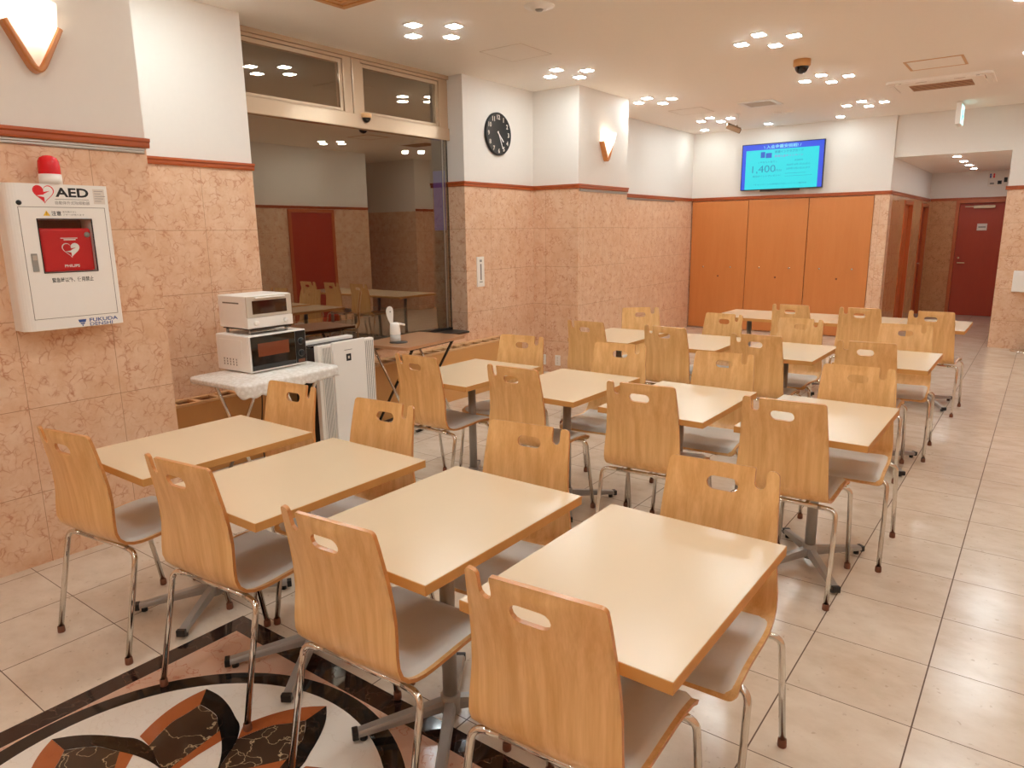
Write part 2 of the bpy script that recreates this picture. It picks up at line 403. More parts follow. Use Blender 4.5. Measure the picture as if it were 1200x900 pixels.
# cornice rail (red brown) between marble and paint
tn = 0
def trim(p, q, nrm, z0=2.048, z1=2.095, d=.022, mat='trim'):
    """moulding from p to q (xy) sticking out along nrm"""
    global tn; tn += 1
    p, q, n = Vector((*p, 0)), Vector((*q, 0)), Vector((*nrm, 0)); L = (q-p).length; t = (q-p)/L; h = z1-z0
    prof = [(0, 0), (d*.45, 0), (d*.6, h*.22), (d*.6, h*.55), (d, h*.7), (d, h), (0, h)]
    b = MB(); b.prism(prof, lambda u, v, w: p+t*w+n*u+Vector((0, 0, z0+v)), 0, L)
    return struct('trim_%d' % tn, b, mat)
trim((-3.855, -2.6), (-3.855, 1.985), (1, 0)); trim((-3.855, 1.97), (-4.62, 1.97), (0, 1))
trim((-4.64, 1.99), (-4.64, 3.13), (1, 0)); trim((-4.93, 5.55), (-4.72, 5.55), (0, -1))
trim((-4.72, 5.53), (-4.72, 6.74), (1, 0)); trim((-4.70, 6.74), (-4.108, 6.74), (0, -1))
trim((-4.13, 6.72), (-4.13, 7.86), (1, 0)); trim((-4.76, 7.86), (-4.76, 11.3), (1, 0))
trim((-4.74, 11.3), (-1.838, 11.3), (0, -1)); trim((-1.86, 11.28), (-1.86, 15.3), (1, 0)); trim((-1.84, 15.3), (-.52, 15.3), (0, -1))
trim((-.54, 11.37), (.75, 11.37), (0, -1)); trim((.75, -2.6), (.75, 9.6), (-1, 0)); trim((.75, 10.9), (.75, 11.37), (-1, 0))
# picture rails under it
def rail(p, q, n):
    trim(p, q, n, 2.018, 2.042, .016, 'rail')
rail((-3.855, -2.6), (-3.855, 1.955), (1, 0)); rail((-4.13, 6.76), (-4.13, 7.84), (1, 0)); rail((-4.76, 7.86), (-4.76, 10.6), (1, 0))

# window wall -----------------------------------------------------------------
GX = -4.94
sill = MB().box((-5.1, 3.12, .585), (-4.70, 5.55, .605), .004); struct('trim_sill', sill, 'sill')
def pane(parent, y0, y1, z0, z1, x=GX):
    b = MB().box((x-.006, y0, z0), (x+.006, y1, z1)); return b.build('pane', 'glass', parent)
w1 = empty('window_1', (0, 0, 0), kind='structure')
b = MB(); b.box((GX-.03, 3.12, .605), (GX+.02, 3.16, 2.50)); b.box((GX-.012, 5.538, .605), (GX+.005, 5.55, 2.50)); b.box((GX-.03, 3.16, .605), (GX+.02, 5.538, .63))
b.build('window_frame', 'blackp', w1)
pane(w1, 3.16, 5.538, .63, 2.50)
b = MB().box((GX+.006, 5.463, .63), (GX+.014, 5.477, 2.49)); b.build('glazing_strip', 'rail', w1)
t = empty('trim_transom', (0, 0, 0), kind='structure')
b = MB(); b.box((GX-.05, 3.12, 2.49), (GX+.045, 5.55, 2.605), .004); b.box((GX-.05, 3.12, 3.055), (GX+.05, 5.55, H)); b.build('transom_beam', 'beige_metal', t)
for k, (y0, y1) in enumerate(((3.12, 4.335), (4.345, 5.55))):
    w = empty('window_%d' % (k+2), (0, 0, 0), kind='structure')
    g0, g1 = (3.20, 4.21) if k == 0 else (4.475, 5.39)
    b = MB()
    o0, o1, z0, z1 = y0, y1, 2.605, 3.055
    for lo, hi in (((o0, z0), (g0-.035, z1)), ((g1+.035, z0), (o1, z1)), ((g0-.035, 3.03), (g1+.035, z1)), ((g0-.035, z0), (g1+.035, 2.615))):
        b.box((GX-.04, lo[0], lo[1]), (GX+.03, hi[0], hi[1]), .003)
    b.build('window_frame', 'beige_metal', w)
    b = MB()
    for lo, hi in (((g0-.033, 2.617), (g0, 3.028)), ((g1, 2.617), (g1+.033, 3.028)), ((g0, 2.995), (g1, 3.028)), ((g0, 2.617), (g1, 2.64))):
        b.box((GX-.03, lo[0], lo[1]), (GX+.018, hi[0], hi[1]), .003)
    b.build('sash', 'beige_metal', w); pane(w, g0, g1, 2.64, 2.995)
bs = MB().box((-6.46, 6.98, 1.60), (-6.16, 7.02, 2.40), .01)
bb = MB().box((-6.445, 6.96, 1.63), (-6.175, 6.98, 2.37), .003)
r = empty('street_sign', (0, 0, 0), label='blue lit sign seen outside through the right edge of the big window', cat='sign')
bs.build('sign_case', 'blackp', r); bb.build('lit_face', BLUE, r)
b = MB().cyl((-6.275, 7.03, -.1), (-6.275, 7.03, 2.4), .03); b.build('pole', 'rail', r)
b = MB().box((-12, -3, -.2), (-5.1, 14, -.1)); struct('ground_outside', b, plain('night_asphalt', (40, 38, 36), .8))

# radiator cover ----------------------------------------------------------------
r = empty('radiator_cover', (0, 0, 0), label='long tan radiator cover with slotted top running under the window', cat='radiator cover')
b = MB().box((-4.485, 1.975, 0), (-4.465, 6.15, .49), .004); b.build('front_panel', 'tan', r)
b = MB().box((-4.635, 1.975, .40), (-4.486, 6.15, .43)); b.build('inside_shelf', 'pit', r)
b = MB(); b.box((-4.487, 1.975, .49), (-4.462, 6.15, .508), .003); b.box((-4.637, 1.975, .49), (-4.60, 6.15, .508), .003)
y = 1.98
while y < 6.1:
    b.box((-4.602, y, .49), (-4.485, y+.035, .508), .002); y += .152
b.build('slotted_top', 'grill', r)
b = MB(); b.box((-4.718, 3.125, .47), (-4.637, 6.15, .50)); b.build('rear_ledge', 'grill', r)

# floor medallion ---------------------------------------------------------------
MC = Vector((-1.80, .72))
md = empty('floor_medallion', (MC.x, MC.y, 0), kind='structure')
def poly(mb, pts, z): mb.face([(x, y, z) for x, y in pts])
def flat(name, pts, z, mat, par=md):
    b = MB(); poly(b, pts, z); return b.build(name, mat, par)
def ringpts(r, n=96): return [(r*math.cos(2*PI*k/n), r*math.sin(2*PI*k/n)) for k in range(n)]
ho, hi_ = .79, .705
flat('corner_stone', [(-hi_, -hi_), (hi_, -hi_), (hi_, hi_), (-hi_, hi_)], .0006, 'red_stone')
b = MB()
for a in range(4):
    R = Matrix.Rotation(a*PI/2, 2)
    poly(b, [R @ Vector(p) for p in ((-ho, hi_), (ho, hi_), (ho, ho), (-ho, ho))], .0008+a*.00005)
b.build('border', 'border_stone', md)
flat('black_ring', ringpts(.70), .0010, 'black_stone')
flat('ivory_disc', ringpts(.636), .0014, 'white_stone')
def pol(l, off): return [(r*math.cos(math.radians(t+off)), r*math.sin(math.radians(t+off))) for r, t in l]
def smooth(l, n=4):
    out = []
    for i in range(len(l)-1):
        p0, p1, p2, p3 = l[max(i-1, 0)], l[i], l[i+1], l[min(i+2, len(l)-1)]
        for k in range(n):
            u = k/n
            out.append(tuple(.5*(2*p1[j]+(p2[j]-p0[j])*u+(2*p0[j]-5*p1[j]+4*p2[j]-p3[j])*u*u+(3*p1[j]-p0[j]-3*p2[j]+p3[j])*u**3) for j in (0, 1)))
    return out+[l[-1]]
orO = [(.613, 0), (.577, 5), (.535, 10), (.485, 15.2), (.423, 21.5)]; orI = [(.525, 0), (.486, 4), (.453, 8.9), (.41, 13), (.36, 18)]
bkO = [(.613, 0), (.567, -5.5), (.515, -10.8), (.455, -17), (.413, -22.5), (.339, -28), (.248, -33), (.18, -45)]
bkI = [(.525, 0), (.48, -6), (.455, -9), (.425, -11), (.39, -14), (.344, -19), (.295, -25), (.231, -34), (.15, -48)]
loU = [(.385, -14.5), (.313, -9), (.237, 1.6), (.20, 8)]; loL = [(.344, -19.6), (.274, -11.5), (.216, -2.4), (.185, 3)]
nbO = [(.413, 22.5), (.339, 17), (.248, 12)]
for k in range(8):
    off = 1.7+45*k
    base = flat('petal', pol(smooth(orI)+nbO+loU[::-1]+bkI[4:0:-1], off), .0018, 'brown_stone')
    flat('outer_edge', pol(smooth(orO)+smooth(orI)[::-1], off), .0022, 'orange_stone', base)
    flat('inner_edge', pol(loU+loL[::-1], off), .0022, 'orange_stone', base)
    flat('black_blade', pol(smooth(bkO)+smooth(bkI)[::-1], off), .0026+.0001*(k % 2), 'black_stone', base)

# ------------------------------------------------------------------ chairs
def seq(pts, n=10):
    out = []
    for i in range(len(pts)-1):
        p0, p1, p2, p3 = pts[max(i-1, 0)], pts[i], pts[i+1], pts[min(i+2, len(pts)-1)]
        for k in range(n):
            u = k/n
            out.append(tuple(.5*(2*p1[j]+(p2[j]-p0[j])*u+(2*p0[j]-5*p1[j]+4*p2[j]-p3[j])*u*u+(3*p1[j]-p0[j]-3*p2[j]+p3[j])*u**3) for j in (0, 1)))
    return out+[pts[-1]]
PROF = seq([(.222, .412), (.212, .430), (.185, .441), (.10, .446), (0, .440), (-.07, .436), (-.125, .440), (-.168, .458), (-.192, .495), (-.201, .55), (-.207, .64), (-.216, .73), (-.232, .82), (-.246, .892)])
CUM = [0]
for a, c in zip(PROF, PROF[1:]): CUM.append(CUM[-1]+math.dist(a, c))
LT = CUM[-1]
def prof_at(s):
    s = min(max(s, 0), LT)
    for i in range(len(CUM)-1):
        if s <= CUM[i+1]:
            u = (s-CUM[i])/(CUM[i+1]-CUM[i]); a, c = PROF[i], PROF[i+1]
            return a[0]+(c[0]-a[0])*u, a[1]+(c[1]-a[1])*u
    return PROF[-1]
def s_of_z(z):   # on the back
    for i in range(len(PROF)-1):
        if PROF[i][0] < -.15 and PROF[i+1][1] >= z: return CUM[i]
    return LT
S_HEEL = s_of_z(.50); S_MID = s_of_z(.68)
def halfw(s):
    if s < S_HEEL: return .213-.017*s/S_HEEL
    u = (s-S_HEEL)/(LT-S_HEEL); return .196-.025*u
def sst(a, b_, x):
    u = min(max((x-a)/(b_-a), 0), 1); return u*u*(3-2*u)
def shell_pt(u, s, d=0.):
    """u: metres across, s: metres along; d: offset towards the sitter"""
    e = 1e-3; y, z = prof_at(s); y2, z2 = prof_at(min(s+e, LT)); y1, z1 = prof_at(max(s-e, 0))
    ty, tz = y2-y1, z2-z1; L = math.hypot(ty, tz) or 1; ny, nz = -tz/L, ty/L     # rotated tangent
    ny, nz = -ny, -nz          # towards the sitter (up on the seat, forward on the back)
    k = (u/.18)**2; w = sst(S_HEEL*.9, S_MID, s)
    return Vector((u, y+.021*k*w+ny*d, z+.004*k*(1-w)+nz*d))
def inpoly(p, poly):
    x, y = p; c = False; n = len(poly)
    for i in range(n):
        x1, y1 = poly[i]; x2, y2 = poly[(i+1) % n]
        if (y1 > y) != (y2 > y) and x < (x2-x1)*(y-y1)/(y2-y1)+x1: c = not c
    return c
def chair_shell():
    out = []
    def arc(cx, cy, r, a0, a1, n=6): return [(cx+r*math.cos(math.radians(a0+(a1-a0)*k/n)), cy+r*math.sin(math.radians(a0+(a1-a0)*k/n))) for k in range(n+1)]
    N = 26
    rf, rt = .024, .016
    out += arc(-halfw(0)+rf, rf, rf, 180, 270); out += arc(halfw(0)-rf, rf, rf, 270, 360)
    for k in range(1, N): s = rf+(LT-rf-rt)*k/N; out.append((halfw(s), s))
    wt = halfw(LT)
    out += arc(wt-rt, LT-rt, rt, 0, 90)
    # coat notch on the chair's left (-u): slot between a post and the back
    nl, nr, nd = -wt+.038, -wt+.074, .062
    out += [(nr+.004, LT), (nr, LT-.004)]; rr = (nr-nl)/2
    out += [((nl+nr)/2+rr*math.cos(math.radians(a)), LT-nd+rr+rr*math.sin(math.radians(a))) for a in range(0, -181, -30)]
    out += arc(nl-.012, LT-.012, .012, 0, 90, 3); out += arc(-wt+.016, LT-.016, .016, 90, 180, 4)
    for k in range(N-1, 0, -1): s = rf+(LT-rf-rt)*k/N; out.append((-halfw(s), s))
    cs, hw, hh = LT-.069, .05, .021
    hole = [(hw-hh+hh*math.cos(math.radians(a)), cs+hh*math.sin(math.radians(a))) for a in range(-90, 91, 30)]+[(-hw+hh+hh*math.cos(math.radians(a)), cs+hh*math.sin(math.radians(a))) for a in range(90, 271, 30)]
    ok = []
    for p in out:
        if not ok or math.dist(p, ok[-1]) > 1e-5: ok.append(p)
    out = ok; pts = list(out); edges = [(i, (i+1) % len(out)) for i in range(len(out))]
    n0 = len(pts); pts += hole; edges += [(n0+i, n0+(i+1) % len(hole)) for i in range(len(hole))]
    NS, NU = 46, 12
    for j in range(1, NS):
        for i in range(NU+1):
            s = LT*j/NS; u = (i/NU*2-1)*(halfw(s)-.012)
            p = (u, s)
            if inpoly(p, out) and not inpoly(p, hole) and min(math.dist(p, q) for q in out+hole) > .007: pts.append(p)
    v, e, f, *_ = delaunay_2d_cdt([Vector(p) for p in pts], edges, [], 0, 1e-6)
    b = MB(); T = .0055
    A = [b.b.verts.new(shell_pt(p.x, p.y, T)) for p in v]; B = [b.b.verts.new(shell_pt(p.x, p.y, -T)) for p in v]
    keep = []
    for t in f:
        c = (sum(v[i].x for i in t)/3, sum(v[i].y for i in t)/3)
        if inpoly(c, out) and not inpoly(c, hole): keep.append(t)
    ec = {}
    for t in keep:
        for k in range(3):
            a, c = t[k], t[(k+1) % 3]; ec.setdefault((min(a, c), max(a, c)), []).append((a, c))
    fs = []
    for t in keep:
        fs.append(b.b.faces.new([A[i] for i in t])); fs.append(b.b.faces.new([B[i] for i in t[::-1]]))
    for q in fs: q.smooth = True
    b.mi = 1; sd = []
    for k, l in ec.items():
        if len(l) == 1: a, c = l[0]; sd.append(b.b.faces.new((A[c], A[a], B[a], B[c])))
    b._fin(sd, False)
    for q in sd:
        for ed in q.edges: ed.smooth = False
    b.b.verts.ensure_lookup_table()
    for vv in [x for x in b.b.verts if not x.link_faces]: b.b.verts.remove(vv)
    return b
def make_chair():
    root = empty('dining_chair', (0, 0, 0))
    chair_shell().build('plywood_shell', ['shell', 'ply'], root)
    # upholstered pad
    s0, s1 = .014, s_of_z(.455)
    b = MB()
    def padf(i, j):
        s = s0+(s1-s0)*j; w = halfw(s)-.014
        a = (i*2-1); r = .03
        # rounded corners
        e = min(1, min(j, 1-j)*(s1-s0)/r); w -= r*(1-math.sqrt(max(0, 1-(1-e)**2)))*.6
        ed = min(1, min((1-abs(a))*w, min(j, 1-j)*(s1-s0))/.014)
        return shell_pt(a*w, s, .0056+.0095*math.sqrt(max(0, 1-(1-ed)**2)))
    b.grid(padf, 26, 26); b.build('seat_pad', 'pad', root)
    R = .0105
    for sx in (-1, 1):
        for nm, fy, by, zt in (('front', .232, .150, .4245), ('rear', -.230, -.135, .4185)):
            path = fillet([(sx*.231, fy, .022), (sx*.226, by+(.012 if fy > 0 else -.012), zt-.0), (sx*.15, by, zt)], .045, 7)
            b = MB().tube(path, R, 12); leg = b.build('leg', 'chrome', root)
            b = MB(); b.lathe([(0, 0), (.0135, 0), (.0145, .004), (.0135, .026), (.0105, .028)], (sx*.2312, fy, 0), 14); b.build('foot_cap', 'rubber', leg)
    for by, zt in ((.150, .4245), (-.135, .4185)):
        MB().cyl((-.16, by, zt), (.16, by, zt), R, seg=12).build('crossbar', 'chrome', root)
    for sx in (-1, 1):
        MB().cyl((sx*.10, .150, .423), (sx*.10, -.135, .417), .009, seg=10).build('seat_rail', 'chrome', root)
    return root
TH, TW, TD = .7336, .5505, .7512
TB = dict(A=(-2.815, 1.521), B=(-2.121, 1.520), C=(-1.426, 1.538), D=(-.763, 1.536), E=(-2.851, 3.372), F=(-2.148, 3.397), G=(-1.449, 3.388), H=(-.766, 3.414),
 I=(-2.830, 5.291), J=(-2.135, 5.31), K=(-1.444, 5.240), L=(-.781, 5.280), M=(-2.418, 7.362), N=(-1.866, 7.362), O=(-1.314, 7.362), P=(-.762, 7.362))
CH = {  # (mid of the back's top edge x, y), turn in degrees, faces the camera
 'A1n': (-2.867, 1.034, 7, 0), 'B1n': (-2.165, 1.092, 5, 0), 'C1n': (-1.395, 1.067, 3, 0), 'D1n': (-.764, 1.082, 3, 0),
 'A1f': (-2.856, 2.033, 2, 1), 'B1f': (-2.203, 2.021, 2.5, 1), 'C1f': (-1.478, 2.068, 5, 1), 'D1f': (-.726, 2.039, 1.3, 1),
 'E2n': (-2.92, 3.016, -1, 0), 'F2n': (-2.226, 2.974, -1.5, 0), 'G2n': (-1.464, 2.958, 4, 0), 'H2n': (-.82, 2.998, 1.5, 0),
 'E2f': (-2.86, 3.932, 6, 1), 'F2f': (-2.116, 3.97, 7, 1), 'G2f': (-1.444, 3.989, 3, 1), 'H2f': (-.719, 3.949, 1.7, 1),
 'I3n': (-2.91, 4.946, -3, 0), 'J3n': (-2.232, 4.90, -3, 0), 'K3n': (-1.533, 4.873, 1.5, 0), 'L3n': (-.854, 4.942, 3, 0),
 'I3f': (-2.994, 6.006, 40, 1), 'J3f': (-2.157, 5.901, -9, 1), 'K3f': (-1.518, 5.869, -4, 1), 'L3f': (-.78, 5.893, 2, 1),
 'N4n': (-1.898, 7.037, -3, 0), 'O4n': (-1.296, 7.012, 2.4, 0), 'P4n': (-.739, 7.016, -2, 0)}
COLN = {'A': 'nearest the left wall', 'B': 'second from the left wall', 'C': 'third from the left wall', 'D': 'beside the right aisle'}
COLN.update(dict(zip('EFGH', COLN.values()))); COLN.update(dict(zip('IJKL', list(COLN.values())[:4])))
COLN.update({'M': 'leftmost of the four pushed together', 'N': 'second from left of the four pushed together', 'O': 'third from left of the four pushed together', 'P': 'rightmost of the four pushed together'})
ROWN = {'1': 'front-row', '2': 'second-row', '3': 'third-row', '4': 'back-row'}
proto = make_chair()
for i, (k, (x, y, th, far)) in enumerate(CH.items()):
    o = proto if i == 0 else copy_tree(proto)
    t = math.radians(th); fx, fy = (-math.sin(t), math.cos(t)) if not far else (math.sin(t), -math.cos(t))
    if not far: y = min(y, TB[k[0]][1]-TD/2-.042)
    o.location = (x+fx*.222, y+fy*.222, 0); o.rotation_euler = (0, 0, t+(PI if far else 0))
    place = '%s table %s' % (ROWN[k[1]], COLN[k[0]])
    lab = ('wood chair facing the camera at far side of ' if far else 'wood chair with its back to camera at ')+place
    if k == 'I3f': lab = 'wood chair turned askew at far side of third-row table nearest the left wall'
    if k[1] == '4': lab = {'N': 'leftmost', 'O': 'middle', 'P': 'rightmost'}[k[0]]+' of three wood chairs along the back row of joined tables'
    tag(o, lab, 'chair', 'wood chairs around the dining tables')

# ------------------------------------------------------------------ tables
def make_table():
    r = empty('dining_table', (0, 0, 0))
    b = MB(); b.mi = 1; b.box((-TW/2, -TD/2, TH-.030), (TW/2, TD/2, TH-.0012), .0015); b.mi = 0
    b.box((-TW/2+.0012, -TD/2+.0012, TH-.0016), (TW/2-.0012, TD/2-.0012, TH), .0006, seg=1); b.build('tabletop', ['top', 'edge'], r)
    MB().box((-.16, -.16, TH-.036), (.16, .16, TH-.030), .002).build('mounting_plate', 'blackp', r)
    MB().cyl((0, 0, .05), (0, 0, TH-.036), .0245, seg=24).build('column', 'grey', r)
    b = MB().lathe([(0, .03), (.030, .03), (.033, .034), (.033, .095), (.029, .10), (.0245, .10)], seg=24); b.build('hub', 'grey', r)
    for sx in (-1, 1):
        for sy in (-1, 1):
            e = Vector((sx*.183, sy*.262, 0)); d = e.normalized(); n = Vector((-d.y, d.x, 0)); L = e.length
            b = MB()
            prof = [(-.0185, -.0), (-.0185, .010), (-.014, .0165), (.014, .0165), (.0185, .010), (.0185, 0)]
            ra, rb = [], []
            for (u, v) in prof:
                ra.append(b.b.verts.new(d*.022+n*u+Vector((0, 0, .045+v*2.4)))); rb.append(b.b.verts.new(d*(L-.012)+n*u*.95+Vector((0, 0, .020+v*1.15))))
            fs = [b.b.faces.new(ra[::-1]), b.b.faces.new(rb)]
            for k in range(6): fs.append(b.b.faces.new((ra[k], ra[(k+1) % 6], rb[(k+1) % 6], rb[k])))
            b._fin(fs, False); leg = b.build('base_leg', 'grey', r)
            b = MB(); rot = Matrix.Rotation(math.atan2(d.y, d.x), 4, 'Z'); c = d*(L-.004)
            b.box((c.x-.010, c.y-.0185, .012), (c.x+.010, c.y+.0185, .0405), .003, rot)
            c2 = d*(L-.03); b.cyl((c2.x, c2.y, 0), (c2.x, c2.y, .0205), .013, seg=14); b.build('end_cap', 'blackp', leg)
    return r
tp = make_table()
for i, (k, (x, y)) in enumerate(TB.items()):
    o = tp if i == 0 else copy_tree(tp)
    o.location = (x, y, 0); row = str(i//4+1)
    tag(o, 'pale wood pedestal table in the %s, %s' % (ROWN[row].replace('-', ' '), COLN[k]), 'table', 'pale wood dining tables')

# ------------------------------------------------------------------ ceiling things
def make_light():
    r = empty('ceiling_downlight', (0, 0, 0)); a, c = .043, .055
    b = MB()
    for lo, hi in (((-c, -c), (c, -a)), ((-c, a), (c, c)), ((-c, -a), (-a, a)), ((a, -a), (c, a))):
        b.box((*lo, -.008), (*hi, 0), .0015)
    b.build('trim_ring', 'whitep', r)
    MB().box((-a, -a, -.012), (a, a, -.001), .003).build('lamp_face', LAMP, r)
    return r
lp = make_light(); first = True
def light(x, y, z, label, group):
    global first
    o = lp if first else copy_tree(lp); first = False
    o.location = (x, y, z); tag(o, label, 'ceiling light', group)
CX, CY = (-3.915, -2.02, -.125), (-1.42, .48, 2.38, 4.285, 6.19, 8.095, 10.005)
NAMED = {(0, 3): 'nearest the upper windows', (0, 4): 'nearest the wall clock', (0, 5): 'before the far wall lamp', (0, 6): 'beside the bullet camera',
         (1, 4): 'in front of the dome camera', (1, 5): 'just behind the dome camera', (1, 6): 'left of the exit sign', (2, 4): 'at the right picture edge', (2, 5): 'right of the air conditioner'}
for i, cx in enumerate(CX):
    for j, cy in enumerate(CY):
        if i == 0 and j < 2: continue
        for dx, dy, w in ((0, -.21, 'near left'), (.21, 0, 'right'), (-.21, 0, 'left'), (0, .21, 'far')):
            w = {'near left': 'rear-left', 'right': 'right', 'left': 'left', 'far': 'front'}[w] if 0 else {'near left': 'nearest', 'right': 'rightmost', 'left': 'leftmost', 'far': 'farthest'}[w]
            if (i, j) in NAMED: lab, g = '%s lit square downlight in the cluster of four %s' % (w, NAMED[(i, j)]), 'downlight clusters in view'
            else: lab, g = 'lit square ceiling downlight out of the picture beside or behind the camera', 'downlights out of the picture'
            light(cx+dx, cy+dy, H, lab, g)
for x, w in ((-4.43, 'left of the screen near the corner'), (-3.47, 'directly above the blue screen'), (-2.5, 'right of the screen')):
    light(x, 10.9, H, 'single lit square downlight close to the far wall, '+w, 'single downlights along the far wall')
for y, w in ((11.8, 'first'), (12.7, 'second'), (13.58, 'third'), (14.43, 'last')):
    light(-1.16, y, 2.54, '%s of four lit downlights in a row on the corridor ceiling' % w, 'corridor downlights')
def hatch(x0, x1, y0, y1, label, t=.004):
    r = empty('access_hatch', ((x0+x1)/2, (y0+y1)/2, H), label=label, cat='ceiling hatch', group='ceiling access hatches')
    w, d = (x1-x0)/2, (y1-y0)/2; b = MB()
    for lo, hi in (((-w, -d), (w, -d+t)), ((-w, d-t), (w, d)), ((-w, -d+t), (-w+t, d-t)), ((w-t, -d+t), (w, d-t))): b.box((*lo, -.004), (*hi, 0))
    b.build('hatch_frame', 'board' if t < .01 else 'grill', r); MB().box((-w+t+.002, -d+t+.002, -.003), (w-t-.002, d-t-.002, 0)).build('hatch_panel', 'ceil', r)
hatch(-4.05, -3.62, 5.0, 5.46, 'square ceiling access hatch above the window and clock')
hatch(-4.12, -3.68, 8.9, 9.34, 'square ceiling access hatch far left, before the bullet camera')
hatch(-1.29, -.81, 7.84, 8.30, 'square ceiling access hatch in front of the air conditioner', .022)
r = empty('ceiling_vent', (-3.02, 9.13, H), label='square grey ceiling vent with louvres above the screen', cat='ceiling vent')
b = MB()
for lo, hi in (((-.21, -.21), (.21, -.16)), ((-.21, .16), (.21, .21)), ((-.21, -.16), (-.16, .16)), ((.16, -.16), (.21, .16))): b.box((*lo, -.012), (*hi, 0), .002)
b.build('vent_frame', 'whitep', r); MB().box((-.16, -.16, -.002), (.16, .16, 0)).build('backing', 'mid', r)
b = MB()
for k in range(9): b.box((-.16, -.15+k*.036, -.010), (.16, -.135+k*.036, -.004))
b.build('louvre', 'board', r)
r = empty('ceiling_vent', (-3.70, 3.2, H), label='tan square ceiling vent cut by the top edge of the picture', cat='ceiling vent')
b = MB()
for k, (s, z) in enumerate(((.30, -.004), (.22, -.012), (.14, -.02))):
    for lo, hi in (((-s, -s), (s, -s+.045)), ((-s, s-.045), (s, s)), ((-s, -s+.045), (-s+.045, s-.045)), ((s-.045, -s+.045), (s, s-.045))): b.box((*lo, z-.01), (*hi, z+.004), .003)
b.build('diffuser', 'tan', r); MB().box((-.29, -.29, -.003), (.29, .29, 0)).build('backing', 'grill', r)
r = empty('smoke_detector', (-2.96, 4.31, H), label='round white smoke detector at the top edge of the ceiling', cat='smoke detector')
MB().lathe([(0, -.022), (.045, -.022), (.055, -.018), (.06, -.008), (.10, -.006), (.105, 0)], seg=28).build('detector_body', 'whitep', r)
MB().lathe([(0, -.032), (.02, -.032), (.03, -.022)], seg=20).build('sensor', 'mid', r)
for k, (x, y) in enumerate(((-3.09, 10.03), (-2.95, 10.08))):
    b = MB().lathe([(0, -.018), (.03, -.018), (.05, -.012), (.06, -.004), (.06, 0)], seg=20)
    o = b.build('heat_detector', 'whitep'); o.location = (x, y, H); tag(o, ('left' if k == 0 else 'right')+' of two small white ceiling detectors above the screen', 'detector', 'small ceiling detectors')
def dome(loc, label, s=1., mount='whitep'):
    r = empty('dome_camera', loc, label=label, cat='security camera')
    MB().lathe([(0, 0), (.075*s, 0), (.075*s, -.05*s), (.066*s, -.06*s), (.062*s, -.06*s)], seg=28).build('camera_base', mount, r)
    MB().lathe([(.062*s, -.058*s)]+[(.06*s*math.cos(a), -.06*s-.06*s*math.sin(a)) for a in [k*PI/16 for k in range(1, 9)]], seg=24).build('dark_dome', 'bglass', r)
dome((-1.994, 7.11, H), 'tan dome camera with dark bubble on the ceiling between downlight clusters', 1., 'tan')
dome((GX+.055, 4.455, 2.615), 'small dome camera fixed to the window transom beam', .62, 'grill')
r = empty('bullet_camera', (-3.50, 9.72, H), rz=math.radians(-64), label='bullet security camera hanging from a stalk on the ceiling', cat='security camera')
MB().lathe([(0, 0), (.035, 0), (.035, -.012), (.012, -.018)], seg=18).build('ceiling_mount', 'whitep', r)
MB().cyl((0, 0, -.015), (0, 0, -.15), .009).build('stalk', 'whitep', r)
b = MB(); d = Vector((0, 1, -.42)).normalized(); c = Vector((0, -.055, -.185)); b.cyl(c-d*.09, c+d*.10, .033, seg=18); b.box((-.034, -.16, -.150), (.034, .055, -.144), .002, Matrix.Rotation(-.40, 4, 'X')); b.cyl((0, 0, -.15), (0, -.03, -.175), .012); b.build('camera_body', 'beige_metal', r)
b = MB().cyl(c+d*.10, c+d*.106, .028, seg=18); b.build('lens', 'bglass', r)
r = empty('ceiling_air_conditioner', (-1.115, 9.12, H), label='white ceiling cassette air conditioner with slatted grille', cat='air conditioner')
b = MB(); b.prism(rrect(.475, .36, .05), f3, -.022, 0); b.build('cassette_panel', 'ceil', r)
b = MB(); b.prism(rrect(.40, .285, .03), f3, -.030, -.022); b.build('centre_panel', 'ceil', r)
MB().box((-.285, -.14, -.0315), (.285, .225, -.030)).build('filter_backing', 'pit', r)
b = MB()
for k in range(5): b.box((-.285, -.14+k*.075, -.033), (.285, -.115+k*.075, -.0312), .0005)
b.build('intake_grille', 'grill', r)
b = MB(); b.box((-.33, -.335, -.030), (.33, -.295, -.022), .003); b.build('louvre', 'ceil', r)
b = MB(); b.box((-.33, .295, -.030), (.33, .335, -.022), .003); b.build('louvre', 'ceil', r)
for sx in (-1, 1): MB().box((sx*.437-.018, -.24, -.030), (sx*.437+.018, .24, -.022), .003).build('louvre', 'ceil', r)
b = MB()
for lo, hi in (((-.36, -.2935), (.36, -.2865)), ((-.405, -.25), (-.400, -.05)), ((.400, -.25), (.405, -.05))): b.box((*lo, -.0235), (*hi, -.021))
b.box((-.20, -.300, -.031), (-.10, -.292, -.022)); b.box((.14, -.300, -.031), (.24, -.292, -.022)); b.build('outlet_gap', 'pit', r)
r = empty('exit_sign', (-1.085, 10.8, H), label='slim hanging exit sign with green face before the corridor', cat='exit sign')
b = MB(); b.cyl((0, -.10, -.045), (0, -.10, 0), .008, seg=10); b.cyl((0, .10, -.045), (0, .10, 0), .008, seg=10); b.build('hanger', 'whitep', r)
MB().box((-.028, -.17, -.262), (.028, .17, -.012), .006).build('case', 'whitep', r)
f = MB().box((.028, -.16, -.25), (.031, .16, -.03)).build('lit_face', EXG, r)
b = MB(); b.box((.0312, -.06, -.21), (.0316, .0, -.09)); b.box((.0312, .03, -.17), (.0316, .10, -.14)); b.build('running_figure_mark', EXD, r)

